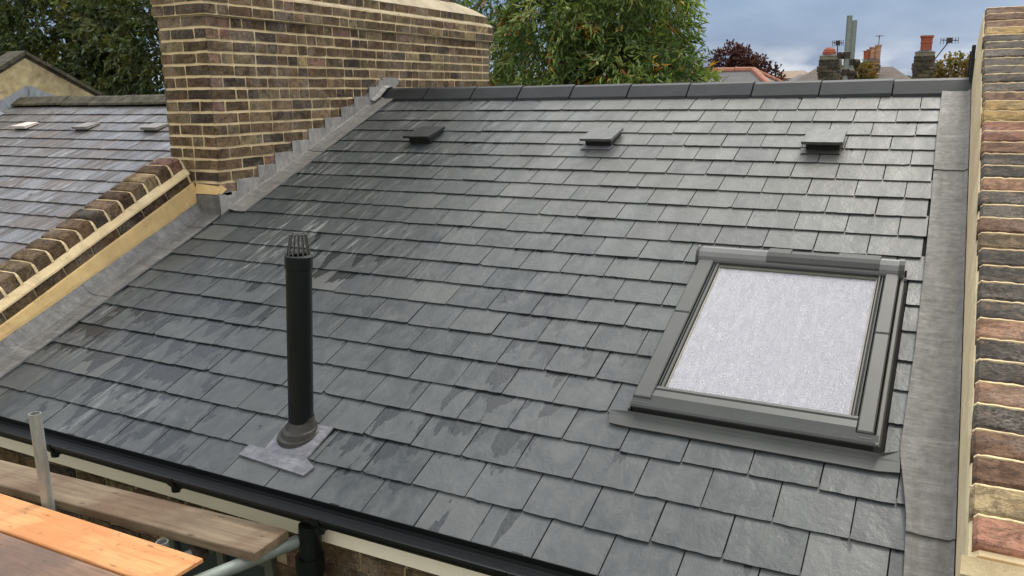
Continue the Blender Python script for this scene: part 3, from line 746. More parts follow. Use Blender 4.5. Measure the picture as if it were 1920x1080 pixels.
# ------------------------------------------------------------------ vent pipe
pp = thing('vent_pipe', None, None); del pp['label']; del pp['category']; pp.parent = house; pp.location = HP
pp['label'] = 'black plastic vent pipe standing on the roof with a caged top'
P0 = Vector((-2.410, -3.520, -1.435)); P1 = Vector((-2.348, -3.520, -0.594)); D = (P1 - P0).normalized()
a = MB(); a.pipe(P0, P1, 0.0555, 0.004, 32); a.build('pipe', MAT['pipe'], pp, smooth=False)
a = MB(); 
def ringat(c, d, r, n=32, sq=1.0):
    u = Vector((1, 0, 0)); u = (u - d * u.dot(d)).normalized(); w_ = d.cross(u); return [c + (u * math.cos(2 * math.pi * i / n) + w_ * math.sin(2 * math.pi * i / n)) * r for i in range(n)]
a.rings([ringat(P1 - D * .055, D, .0556), ringat(P1 - D * .053, D, .0592), ringat(P1 + D * .0, D, .0592), ringat(P1 + D * .003, D, .056), ringat(P1 - D * .03, D, .051)], 32)
a.build('pipe_rim', MAT['pipe'], pp)
a = MB()
for i in range(14):
    q = 2 * math.pi * i / 14
    p0 = P1 - D * .005 + Vector((math.cos(q), math.sin(q), 0)) * 0.050; p1 = P1 + D * .092 + Vector((math.cos(q), math.sin(q), 0)) * 0.034
    a.tube(p0, p1, 0.0030, 0.0030, 8)
for hh, r in ((0.0, .051), (.092, .034)):
    for i in range(24):
        q = 2 * math.pi * i / 24; q2 = 2 * math.pi * (i + 1) / 24
        a.tube(P1 + D * hh + Vector((math.cos(q), math.sin(q), 0)) * r, P1 + D * hh + Vector((math.cos(q2), math.sin(q2), 0)) * r, 0.0035, n=6, caps=False)
a.tube(P1 + D * .094 + Vector((-.034, 0, 0)), P1 + D * .094 + Vector((.034, 0, 0)), .003, n=6); a.tube(P1 + D * .094 + Vector((0, -.034, 0)), P1 + D * .094 + Vector((0, .034, 0)), .003, n=6)
a.build('cage_cowl', MAT['wire'], pp)
a = MB()   # rubber weathering collar: rings blending from the slope to the pipe
NR = Vector((0, -S20, C20)); rr = []
for (t_, r, h) in ((0, .118, .015), (0.0, .116, .026), (.10, .106, .034), (.2, .100, .030), (.3, .094, .044), (.45, .084, .040), (.6, .078, .056), (.8, .068, .056), (1.0, .0585, .085), (1.0, .0565, .105), (1., .0555, .105)):
    d = (NR * (1 - t_) + D * t_).normalized(); c = P0 + Vector((0.0, -0.012 * (1 - t_), 0.012 - .012 * (1 - t_))) + d * h
    rr.append(ringat(c - NR * 0.012, d, r))
a.rings(rr, 32); a.build('collar', MAT['rubber'], pp)
a = MB()
outl = [(-2.605, 3.995), (-2.215, 4.02), (-2.200, 3.965), (-2.265, 3.93), (-2.265, 3.735), (-2.52, 3.735), (-2.505, 3.93), (-2.60, 3.93)]
def pv(h): return [rf(x, s, h) for x, s in outl]
a.poly(pv(0.0195)[::-1]); t1, t0 = pv(0.0195), pv(0.010)
for i in range(len(outl)): j = (i + 1) % len(outl); a.poly([t1[i], t1[j], t0[j], t0[i]])
a.build('base_plate', MAT['lead_plate'], pp)

# ------------------------------------------------------------------ slate-look roof vents
for vi, (x0, x1, dm) in enumerate(((-3.655, -3.425, 'ridge'), (-2.192, -1.962, 'slate'), (-0.735, -0.497, 'slate'))):
    vt = MB(); s0, s1 = 0.600, 0.862
    hf, hk, th = 0.088, 0.028, 0.019
    n = 8
    top = [(x0 + (x1 - x0) * i / n, -s1 - .004 * math.sin(math.pi * i / n) + R.uniform(-.001, .001), hf - .002 * R.random()) for i in range(n + 1)]
    bt = [(x, y + .002, z - th) for x, y, z in top]
    cc = (0.1 + .7 * (vi == 1), .1, .5)
    bk = [(x0 + .006, -s0, hk + .022), (x1 - .006, -s0, hk + .022)]
    vt.poly([bk[0]] + top + [bk[1]], cc); vt.rings([top, bt], n + 1, False, cc)
    b0 = [(x, y, z - th) for x, y, z in bk]
    vt.poly([b0[0]] + bt + [b0[1]], cc)
    vt.poly([top[0], bk[0], b0[0], bt[0]], cc); vt.poly([top[-1], bt[-1], b0[1], bk[1]], cc); vt.poly([bk[0], bk[1], b0[1], b0[0]], cc)
    o = vt.build('slate_vent', MAT[dm] if dm != 'slate' else MAT['slate'], None, ROT, uv=True); o.parent = house; o.location = HP
    b = MB(); b.hexa([(x0 + .022, -s1 + .04, .006), (x1 - .022, -s1 + .04, .006), (x1 - .022, -s0 - .01, .006), (x0 + .022, -s0 - .01, .006), (x0 + .022, -s1 + .04, hf - th - .001), (x1 - .022, -s1 + .04, hf - th - .001), (x1 - .022, -s0 - .01, hk), (x0 + .022, -s0 - .01, hk)]); b.build('vent_throat', MAT['gasket'], o)
    if vi: 
        b = MB(); b.box(x0 - .004, x1 - .012, -s1 - .012, -s1 + .06, 0.0135, 0.016); b.build('vent_base', MAT['lead_plate'] if vi == 1 else MAT['frame'], o)

# ============================================================== CHIMNEY STACK
ch = thing('chimney_stack', 'long brown brick chimney stack with bold cream pointing, rising beside the new roof', 'chimney', (-4.73, 0.1, -1.2))
CP = -Vector(ch.location)
def cb(mb, name, mat, smooth=False):
    o = mb.build(name, mat, ch, None, smooth); o.location = CP; return o
rc = random.Random(21); CH = 0.0815
XL, YF, YB = -4.5, -1.893, 2.09
ZO = 0.615
z0 = ZO - 20 * CH
core = MB()
core.box(-4.938, XL - .012, YF + .012, YB - .01, -1.25, ZO)
core.box(-4.97, XL + .010, YF - .010, YB + .045, ZO, ZO + .16)
core.box(-4.93, XL - .034, YF + .034, YB + .005, ZO + .16, ZO + .258)
core.box(-4.85, XL - .152, YF + .30, YB - .42, ZO + .36, 1.85)
cb(core, 'core', MAT['mortar'])
Lf = YB - YF
sh = MB()
def ledge(z0_, z1_, o0, o1, yb0, yb1, yf0=0, yf1=0):
    A_ = [(XL + o0, YF - o0 - yf0), (XL + o0, YB + yb0), (-4.95 - o0, YB + yb0), (-4.95 - o0, YF - o0 - yf0)]
    B_ = [(XL + o1, YF - o1 + yf1), (XL + o1, YB + yb1), (-4.95 - o1, YB + yb1), (-4.95 - o1, YF - o1 + yf1)]
    n_ = 60; lo = [(A_[0][0], A_[0][1] + (A_[1][1] - A_[0][1]) * i / n_) for i in range(n_ + 1)]; hi = [(B_[0][0], B_[0][1] + (B_[1][1] - B_[0][1]) * i / n_) for i in range(n_ + 1)]
    f_ = lambda y, z: .004 * noise.noise(Vector((y * 7, z * 9, 2)))
    lo2 = [(x + f_(y, z0_), y, z0_ + f_(y, 3)) for x, y in lo] + [(A_[2][0], A_[2][1], z0_), (A_[3][0], A_[3][1], z0_)]
    md = [((x + X_) / 2 + .008 + f_(y, 8), (y + Y_) / 2, (z0_ + z1_) / 2 + .006) for (x, y), (X_, Y_) in zip(lo, hi)] + [((A_[k][0] + B_[k][0]) / 2, (A_[k][1] + B_[k][1]) / 2, (z0_ + z1_) / 2) for k in (2, 3)]
    hi2 = [(x, y, z1_) for x, y in hi] + [(B_[2][0], B_[2][1], z1_), (B_[3][0], B_[3][1], z1_)]
    lo1 = [(x - .012 * (1 if i <= n_ else 0), y, z - .012) for i, (x, y, z) in enumerate(lo2)]
    sh.rings([lo1, lo2, md, hi2], len(lo2))
ledge(ZO + .160, ZO + .182, .022, -.016, .05, .012)
ledge(ZO + .256, ZO + .375, -.012, -.150, .015, -.43, 0, .30)
cb(sh, 'mortar_shoulder', MAT['flaunch'])
mt = MB()
mortar_sheet(mt, (XL, YF, z0), (0, 1, 0), (0, 0, 1), (1, 0, 0), Lf, ZO - z0, .02, .0024, .0010)
mortar_sheet(mt, (-4.95, YF, z0), (1, 0, 0), (0, 0, 1), (0, -1, 0), .45, ZO - z0, .02, .0024, .0010)
mortar_sheet(mt, (XL + .022, YF - .02, ZO), (0, 1, 0), (0, 0, 1), (1, 0, 0), Lf + .075, .16, .02, .0024, .0010)
mortar_sheet(mt, (-4.972, YF - .022, ZO), (1, 0, 0), (0, 0, 1), (0, -1, 0), .494, .16, .02, .0024, .0010)
mortar_sheet(mt, (XL - .020, YF + .03, ZO + .16), (0, 1, 0), (0, 0, 1), (1, 0, 0), Lf - .02, .10, .02, .0024, .0010)
mt.poly([(XL + .022, YF - .022, ZO), (XL + .022, YB + .055, ZO), (XL - .02, YB + .055, ZO), (XL - .02, YF - .02, ZO)])
mt.poly([(-4.97, YF - .022, ZO), (XL + .022, YF - .022, ZO), (XL + .022, YF + .02, ZO), (-4.97, YF + .02, ZO)])
cb(mt, 'pointing', MAT['mortar'])
bf = MB()
def roofline(y): return y * math.tan(T20) if y < .16 else .06 - (y - .16) * .55
nrow = int(round((ZO - z0) / CH))
zst = ZO - nrow * CH
brick_face(bf, (XL, YF, zst), (0, 1, 0), (0, 0, 1), (1, 0, 0), Lf, nrow, CH, rc, PAL_DARK, clip=lambda u, v: zst + v > roofline(YF + u) - .12)
brick_face(bf, (-4.95, YF, zst), (1, 0, 0), (0, 0, 1), (0, -1, 0), .45, nrow, CH, rc, PAL_DARK, clip=lambda u, v: zst + v > -1.1)
brick_face(bf, (XL + .022, YF - .022, ZO), (0, 1, 0), (0, 0, 1), (1, 0, 0), Lf + .075, 2, .0785, rc, PAL_DARK)
brick_face(bf, (-4.972, YF - .022, ZO), (1, 0, 0), (0, 0, 1), (0, -1, 0), .494, 2, .0785, rc, PAL_DARK)
brick_face(bf, (XL - .020, YF + .03, ZO + .180), (0, 1, 0), (0, 0, 1), (1, 0, 0), Lf - .02, 1, .080, rc, PAL_DARK)
brick_face(bf, (XL - .150, YF + .30, ZO + .37), (0, 1, 0), (0, 0, 1), (1, 0, 0), Lf - .73, 9, CH, rc, PAL_DARK)
cb(bf, 'brickwork', MAT['brick'])

# ============================================================== PARTY WALL (left) with brick-on-edge coping
pw = thing('party_wall', 'sloping party wall with dark brick coping and sand render, running down from the big chimney', 'wall', (-4.84, -3.0, -2.0), )
PP = -Vector(pw.location)
def pb(mb, name, mat, rot=None, smooth=False):
    o = mb.build(name, mat, pw, rot, smooth); o.location = PP; return o
# measured heights above roof plane along the slope
hR = lambda s: 0.165 + 0.075 * max(0, min(1, (3.6 - s) / 1.75))     # render top
hD = lambda s: hR(s) + 0.066
hF = lambda s: hD(s) + 0.052
s_top, s_bot = 1.99, 4.35
body = MB()
a0 = [(-4.935, .34), (-4.75, .34), (-4.73, .02), (-4.935, -.3), ]
body.rings([[(x, -s, h) for x, h in a0] for s in (s_top, s_bot)], 4); body.poly([(x, -s_bot, h) for x, h in a0])
pb(body, 'wall_core', MAT['mortar'], ROT)
rn = MB(); n = 60; rows = []
for i in range(n + 1):
    s = s_top + (s_bot - s_top) * i / n; hr = hR(s) + .004 * noise.noise(Vector((s * 4, 0, 0)))
    rows.append([(-4.715, -s, 0.07), (-4.712 + .002 * noise.noise(Vector((s * 6, 1, 0))), -s, .11), (-4.716, -s, hr - .006), (-4.728, -s, hr)])
rn.rings(rows, 4, False); pb(rn, 'render_band', MAT['render'], ROT)
db = MB(); s = s_top + .02; rp = random.Random(3)
while s < s_bot:
    e2 = s + .225
    hm = lambda q: (hR(q) + .003, hD(q) - .002)
    a_, b_ = s + .006, e2 - .006
    p8 = []
    for x in (-4.76, -4.724):
        p8 += [(x, -b_, hm(b_)[0]), (x, -a_, hm(a_)[0]), (x, -a_, hm(a_)[1]), (x, -b_, hm(b_)[1])]
    db.hexa([p8[0], p8[1], p8[2], p8[3], p8[4], p8[5], p8[6], p8[7]], tuple(c * .75 for c in pick(PAL_DARK[:3], rp))); s = e2
pb(db, 'brick_course', MAT['brick'], ROT)
ft = MB(); rows = []; n = 90
for i in range(n + 1):
    s = s_top + (s_bot - s_top) * i / n; nn = noise.noise(Vector((s * 8, 3, 0)))
    rows.append([(-4.735, -s, hR(s)), (-4.731, -s, hD(s) - .003), (-4.716, -s, hD(s) + .002 * nn), (-4.716 + .002 * nn, -s, hD(s) + .012), (-4.738 + .004 * nn, -s, hF(s) + .004 * nn), (-4.80, -s, hF(s) + .03)])
ft.rings(rows, 6, False); pb(ft, 'mortar_fillet', MAT['mortar'], ROT)
cpn = MB(); cm = MB(); s = s_top + .01; p_ = .1165
while s < s_bot:
    hb0 = hF(s) + .008; ht = hF(s) + .088 + rp.uniform(-.004, .004)
    # brick lies across the wall: faces right side and top
    x0, x1 = -4.955 + rp.uniform(-.006, .006), -4.742 + rp.uniform(-.005, .005)
    a_, b_ = s + .008, s + p_ - .008
    col = pick(PAL_DARK, rp); cvx = rp.uniform(.004, .010)
    N_ = 6; rr = []
    for x, in ((x0,), (x0 + .012,), ((x0 + x1) / 2,), (x1 - .012,), (x1,)):
        ins = .010 if x in (x0, x1) else 0
        jz = rp.uniform(-.003, .003)
        rr.append([(x, -a_, hb0 - .05), (x, -a_, ht - cvx - ins * .6), (x, -a_ - .010, ht - ins + jz), (x, -(a_ + b_) / 2, ht + .002 - ins + jz), (x, -b_ + .010, ht - ins + jz * .5), (x, -b_, ht - cvx - ins * .6), (x, -b_, hb0 - .05)])
    cpn.rings(rr, 7, False, col); cpn.poly(rr[-1][::-1], col); cpn.poly(rr[0], col)
    # mortar joint: proud bead over the joint
    rr = []; sm_ = s
    for x, k in ((x0 - .004, -.03), (x0 + .004, -.008), ((x0 + x1) / 2, -.004), (x1 - .006, -.008), (x1 + .006, -.03), (x1 + .006, -.085)):
        j1 = rp.uniform(-.0025, .0025)
        j2 = rp.uniform(-.002, .002)
        rr.append([(x, -sm_ + .009 + j1, ht + k - .014), (x, -sm_ + .004 + j1, ht + k - .003 + j2), (x, -sm_ - .004 + j1 + j2, ht + k - .002 + j2), (x, -sm_ - .009 + j1, ht + k - .014)])
    cm.rings(rr, 4, False)
    s += p_
pb(cpn, 'coping_bricks', MAT['brick'], ROT); pb(cm, 'coping_pointing', MAT['mortar'], ROT)
# haunch against the chimney foot
hn = MB(); hn.faces([(-4.72, -1.925, -.607), (-4.50, -1.925, -.607), (-4.505, -1.905, -.55), (-4.72, -1.905, -.535), (-4.485, -1.90, -.607), (-4.489, -1.84, -.575), (-4.489, -1.895, -.54)], [(0, 1, 2, 3), (1, 4, 6, 2), (4, 5, 6)])
pb(hn, 'mortar_haunch', MAT['render'])

# ============================================================== RIGHT PARAPET
pr_ = thing('parapet_wall', 'raked parapet wall along the right edge, topped with mixed red, yellow and dark bricks', 'wall', (0.33, -2.0, -3.0))
QP = -Vector(pr_.location)
def qb(mb, name, mat, rot=None):
    o = mb.build(name, mat, pr_, rot); o.location = QP; return o
xw = lambda s: xr_wall(s) + 0.004
xe = lambda s: 0.186 + 0.036 * min(1, max(0, s / 3.9))
HT = lambda s: 0.50 - .033 * s
sT, sB = -0.20, 3.975
cr_ = MB()
rows = []
n = 120
for i in range(n + 1):
    s = sT + (sB - sT) * i / n; nn = noise.noise(Vector((s * 6, 9, 0))); n2 = noise.noise(Vector((s * 17, 5, 0)))
    rows.append([(xw(s), -s, 0.0), (xw(s) + .002 * nn, -s, .09), (xw(s) + .003 + .004 * nn, -s, .30), (xe(s) - .004 + .005 * n2, -s, HT(s) - .045), (xe(s) + .02 + .004 * n2, -s, HT(s) - .022), (.60, -s, HT(s) - .022)])
cr_.rings(rows, 6, False)
e0 = rows[-1]; cr_.poly([(x, y, h) for x, y, h in e0] + [(.60, e0[0][1], 0)])
e0 = rows[0]; cr_.poly([(x, y, h) for x, y, h in e0] + [(.60, e0[0][1], -.9), (e0[0][0], e0[0][1], -.9)])
qb(cr_, 'mortar_face', MAT['mortar_lit'], ROT)
cp2 = MB(); cm2 = MB(); rq = random.Random(14); s = sT; pit = .1125
seq = list('RwmmdpddpddddEmddpddmrryymdddddddymmm')
PC = {'m': (.23, .13, .08), 'y': (.50, .33, .12), 'd': (.125, .108, .088), 'r': (.34, .155, .10), 'p': (.46, .26, .16), 'E': (.22, .16, .09), 'w': (.66, .50, .27), 'R': (.56, .28, .18)}
i = 0
while s < sB - .03:
    kk = seq[max(0, min(len(seq) - 1, int((sB - .03 - s) / pit)))]; kq = rq.uniform(.85, 1.15); col = tuple(min(1, c * kq) for c in PC[kk])
    a_, b_ = s + .006, s + pit - .005; ht = HT(s) + rq.uniform(-.003, .004); hl = .010
    x0, x1 = xe(s) + rq.uniform(-.006, .005), .445
    xs_ = [x0, x0 + .010] + [x0 + (x1 - x0) * q / 13 for q in range(1, 13)] + [x1]
    rr = []
    for x in xs_:
        ins = .010 + rq.uniform(0, .006) if x in (x0, x1) else 0; jz = rq.uniform(-.0025, .002)
        if rq.random() < .08: jz -= rq.uniform(.002, .006)
        # each brick tilts a little: upper arris proud, lower arris rounded
        rr.append([(x, -a_, ht - .07), (x, -a_, ht - .003 - ins + jz), (x, -a_ - .006, ht + .001 - ins + jz), (x, -(a_ + b_) / 2, ht - .001 - ins + jz), (x, -b_ + .010, ht - .003 - ins + jz), (x, -b_ + .002, ht - .012 - ins + jz), (x, -b_, ht - .07)])
    cp2.rings(rr, 7, False, col); cp2.poly(rr[0], col); cp2.poly(rr[-1][::-1], col)
    rr = []
    for x in xs_:
        j1 = rq.uniform(-.002, .002); ins = .014 if x in (x0, x1) else 0
        j2 = rq.uniform(-.0015, .0022)
        rr.append([(x - (ins > 0) * .002, -s + .010 + j1, ht - .020 - ins), (x, -s + .003 + j1, ht - .001 - ins + j2), (x, -s - .003 + j1 - j2, ht - .0005 - ins + j2), (x, -s - .007 + j1, ht - .012 - ins)])
    cm2.rings(rr, 4, False)
    s += pit; i += 1
qb(cp2, 'coping_bricks', MAT['brick_cop'], ROT); qb(cm2, 'coping_pointing', MAT['mortar'], ROT)
# stepped kneeler at the foot
kn = MB(); kn.hexa([(.200, -4.035, -.2), (.60, -4.035, -.2), (.60, -3.995, -.2), (.200, -3.995, -.2), (.200, -4.035, .33), (.60, -4.035, .33), (.60, -3.995, .36), (.200, -3.995, .36)]); kn.box(.207, .60, -4.36, -4.10, -.5, .24); qb(kn, 'kneeler', MAT['mortar'], ROT)
kb = MB(); kb.bbox(.212, .60, -4.34, -4.037, .2, .315, .015, col=(.20, .12, .06)); qb(kb, 'kneeler_brick', MAT['brick'], ROT)
# dark lead over the ridge end, against the wall
dk = MB(); dk.box(xw(0) - .022, xw(0) - .001, .10, .34, -.2, .33); dk.box(xw(0) - .03, xw(0) - .001, .34, .42, -.2, .30); qb(dk, 'ridge_end_lead', MAT['gasket'])
pl = MB(); pl.box(.25, .60, -3.9, 4.5, -6.6, -1.6); pl.hexa([(.25, .1, -1.6), (.6, .1, -1.6), (.6, 4.5, -1.6), (.25, 4.5, -1.6), (.25, .22, .50), (.6, .22, .50), (.6, 4.5, -1.55), (.25, 4.5, -1.55)])
pl.hexa([(.25, -3.9, -1.6), (.6, -3.9, -1.6), (.6, .1, -1.6), (.25, .1, -1.6), (.25, -3.9, -1.59), (.6, -3.9, -1.59), (.6, .1, .03), (.25, .1, .03)])
qb(pl, 'wall_body', MAT['far_wall'])

# ============================================================== LEFT NEIGHBOUR
nh = thing('terraced_house', 'neighbouring house with older pale streaked slate roof, left of the big chimney', 'house', (-7.3, 0, -6.6))
NP = Vector((7.3, 0, 6.6))
def nb(mb, name, mat, rot=None, uv=False, parent=None):
    o = mb.build(name, mat, None, rot, uv=uv); o.parent = parent or nh
    if parent is None: o.location = NP
    return o
ru = MB(); ru.poly([(-9.75, -4.2, -.006), (-4.93, -4.2, -.006), (-4.93, .05, -.006), (-9.75, .05, -.006)])
nroof = nb(ru, 'roof', MAT['under'], ROT)
ns_ = MB(); rz = random.Random(77)
offs = {k: rz.uniform(0, .3) for k in range(30)}
slate_field(ns_, -9.70, -4.94, range(1, 22), (.235, .345), lambda k: offs[k], lambda k, a, b: [(a, b)], rz, kofs=0.42, jit=.003, lift=.014)
ns_.build('slate_covering', MAT['slate_old'], nroof, uv=True)
nr = MB(); x = -9.66
while x < -4.97:
    xe_ = min(x + .45, -4.955)
    prof = [(-0.075, 0.0), (-0.07, 0.022), (0.02, 0.085), (0.06, 0.10), (0.10, 0.09), (0.22, 0.02), (0.22, 0.0)]
    dz = rz.uniform(-.004, .004)
    r0 = [(x + .003, y, z + dz) for y, z in prof]; r1 = [(xe_ - .003, y, z + dz + rz.uniform(-.004, .004)) for y, z in prof]
    nr.rings([r0, r1], 7); nr.poly(r0); nr.poly(r1[::-1]); x = xe_
nb(nr, 'ridge_tiles', MAT['ridge_old'])
rb = MB(); rb.poly([(-9.7, .06, .03), (-4.93, .06, .03), (-4.93, 4.6, -2.45), (-9.7, 4.6, -2.45)]); nb(rb, 'rear_slope', MAT['far_slate'])
wl_ = MB(); wl_.box(-9.7, -4.94, -3.82, 4.5, -6.6, -2.4); wl_.box(-9.7, -4.94, -3.82, -3.7, -2.4, -1.5); nb(wl_, 'wall', MAT['far_wall'])
for j, xc in enumerate((-8.66, -7.68, -6.68)):
    v_ = MB(); s0, s1 = .52, .69; x0, x1 = xc - .11, xc + .11
    v_.hexa([(x0, -s1, .030), (x1, -s1, .030), (x1 - .01, -s0, .012), (x0 + .01, -s0, .012), (x0, -s1 - .004, .060), (x1, -s1 - .004, .060), (x1 - .01, -s0, .030), (x0 + .01, -s0, .030)])
    o = nb(v_, 'slate_vent', MAT['white'] if j == 0 else MAT['pot_vent'] if 'pot_vent' in MAT else MAT['lead_step'], ROT)
    t_ = MB(); t_.box(x0 + .02, x1 - .02, -s1 + .012, -s0, .004, .029); t_.build('vent_throat', MAT['gasket'], o)

# ============================================================== FAR LEFT GABLE PARTY WALL
gw = thing('gable_wall', 'stained render gable wall with mossy dark coping, at the upper left corner', 'wall', (-9.8, 0.2, -3))
GP = -Vector(gw.location)
def gb(mb, name, mat): o = mb.build(name, mat, gw); o.location = GP; return o
top = [(-4.2, -1.20), (-.5, .25), (-.12, .43), (.18, .60), (1.13, .11), (4.5, -1.8)]
b = MB(); X = -9.66
fr = [(X, y, z - .06) for y, z in top] + [(X, 4.5, -4), (X, -4.2, -4)]
bkx = [(X - .28, y, z) for _, y, z in fr]
b.poly(fr[::-1]); b.poly(bkx); b.rings([fr, bkx], len(fr)); gb(b, 'wall_face', MAT['old_render'])
b = MB()
for lay, (dz, th, ov) in enumerate(((-.055, .035, .0), (-.02, .045, .028))):
    for (y0_, z0_), (y1_, z1_) in zip(top, top[1:]):
        Ls = math.hypot(y1_ - y0_, z1_ - z0_); nseg = max(1, int(Ls / .24))
        for q in range(nseg):
            t0_, t1_ = q / nseg, (q + 1) / nseg
            ya, za, yb_, zb_ = y0_ + (y1_ - y0_) * t0_, z0_ + (z1_ - z0_) * t0_, y0_ + (y1_ - y0_) * t1_, z0_ + (z1_ - z0_) * t1_
            j = rz.uniform(-.004, .004); gp = .003
            b.hexa([(X + ov + j, ya + gp, za + dz), (X + ov + j, yb_ - gp, zb_ + dz), (X - .30, yb_ - gp, zb_ + dz), (X - .30, ya + gp, za + dz),
                    (X + ov + j, ya + gp, za + dz + th), (X + ov + j, yb_ - gp, zb_ + dz + th), (X - .30, yb_ - gp, zb_ + dz + th), (X - .30, ya + gp, za + dz + th)][::1], (.09, .075, .05))
gb(b, 'coping', MAT['ridge_old'])
b = MB()
b.poly([(X + .008, -4.2, -1.80), (X + .008, -4.2, -1.55), (X + .008, -.28, .02), (X + .008, -.10, .10), (X + .008, .155, .235), (X + .008, .155, 0), (X + .008, -.1, -.2)])
b.poly([(X + .012, .16, 0), (X + .012, .16, .236), (X + .012, .50, .10), (X + .012, .50, -.2)][::-1])
b.poly([(X + .009, -4.2, -1.62), (X + .009, -.25, -.04), (X + .14, -.25, -.085), (X + .14, -4.2, -1.68)])
gb(b, 'lead_flashing', MAT['lead_blue'])

# ============================================================== SCAFFOLD
def board(name, label, pts, z, th, mat, grp=None, cat='plank'):
    b = MB(); c = Vector((sum(p[0] for p in pts) / 4, sum(p[1] for p in pts) / 4, z - th))
    ang = math.atan2(pts[1][1] - pts[0][1], pts[1][0] - pts[0][0])
    Ri = Matrix.Rotation(-ang, 3, 'Z')
    q = [Ri @ (Vector((p[0], p[1], 0)) - Vector((c.x, c.y, 0))) for p in pts]
    e_ = .004
    cx = sum(v.x for v in q) / 4; cy_ = sum(v.y for v in q) / 4
    ins = [Vector((v.x - math.copysign(e_, v.x - cx), v.y - math.copysign(e_, v.y - cy_), 0)) for v in q]
    P = [(v.x, v.y, 0) for v in q] + [(v.x, v.y, th - e_) for v in q] + [(v.x, v.y, th) for v in ins]
    b.faces(P, [(3, 2, 1, 0)] + [(k * 4 + i, k * 4 + (i + 1) % 4, (k + 1) * 4 + (i + 1) % 4, (k + 1) * 4 + i) for k in range(2) for i in range(4)] + [(8, 9, 10, 11)])
    o = b.build(name, mat); o.location = c; o.rotation_euler = (0, 0, ang); tag(o, label, cat, grp); return o
board('scaffold_board', 'weathered grey brown scaffold board lying nearest the black gutter', [(-5.6, -4.335), (-2.105, -4.146), (-2.11, -3.956), (-5.6, -4.165)], -1.60, .038, MAT['wood_grey'], 'scaffold boards')
board('scaffold_board', 'bright orange varnished board in the bottom left corner', [(-5.6, -4.497), (-2.246, -4.462), (-2.242, -4.265), (-5.6, -4.303)], -1.592, .018, MAT['wood_orange'], 'scaffold boards')
board('scaffold_board', 'dull purple brown board in front of the orange one, at the bottom edge', [(-5.6, -4.74), (-2.19, -4.70), (-2.19, -4.466), (-5.6, -4.50)], -1.600, .03, MAT['wood_brown'], 'scaffold boards')
def pole(a, b, label, mat='steel', r=.0242, clamps=()):
    a, b = Vector(a), Vector(b); o = thing('scaffold_tube', label, 'scaffold tube', a, 'scaffold tubes')
    mb = MB(); mb.pipe(Vector((0, 0, 0)), b - a, r, .004, 24); mb.build('tube', MAT[mat], o, smooth=False)
    d = (b - a).normalized()
    for t_, dx in clamps:
        c = (b - a) * t_; m2 = MB(); u = d.orthogonal().normalized(); w_ = d.cross(u)
        m2.tube(c - d * .028, c + d * .028, r + .009, n=16); m2.tube(c + Vector((dx, 0, 0)) - u * .03, c + Vector((dx, 0, 0)) + u * .03, r + .008, n=14)
        m2.tube(c + w_ * (r + .012) - u * .05, c + w_ * (r + .012) + u * .05, .007, n=8); m2.tube(c + w_ * (r + .012) + u * .035, c + w_ * (r + .012) + u * .052, .013, n=6)
        m2.build('coupler', MAT['rust'], o)
    return o
pole((-3.215, -4.246, -6.6), (-3.176, -4.240, -1.193), 'galvanised upright tube rising beside the gutter at left')
pole((-2.53, -4.21, -6.6), (-2.535, -4.205, -1.632), 'open tube end just above board level, between the orange and grey boards')
pole((-2.47, -4.95, -1.670), (-2.10, -3.92, -1.668), 'scaffold tube carrying the end of the weathered grey board', 'steel_green', .026)
pole((-2.60, -4.95, -1.690), (-2.38, -3.93, -1.688), 'scaffold tube partly hidden under the end of the orange board', 'steel_green', clamps=((.80, 0),))
pole((-0.89, 2.60, -6.6), (-0.897, 2.75, 0.750), 'taller and left of the two grey green tubes standing behind the roof ridge', 'steel_green', .0255, clamps=((.950, -.045), (.928, .045)))
pole((-0.875, 2.96, -6.6), (-0.885, 3.10, .730), 'shorter and right of the two grey green tubes standing behind the roof ridge', 'steel_green', .0245, clamps=((.945, .04), (.925, -.04)))

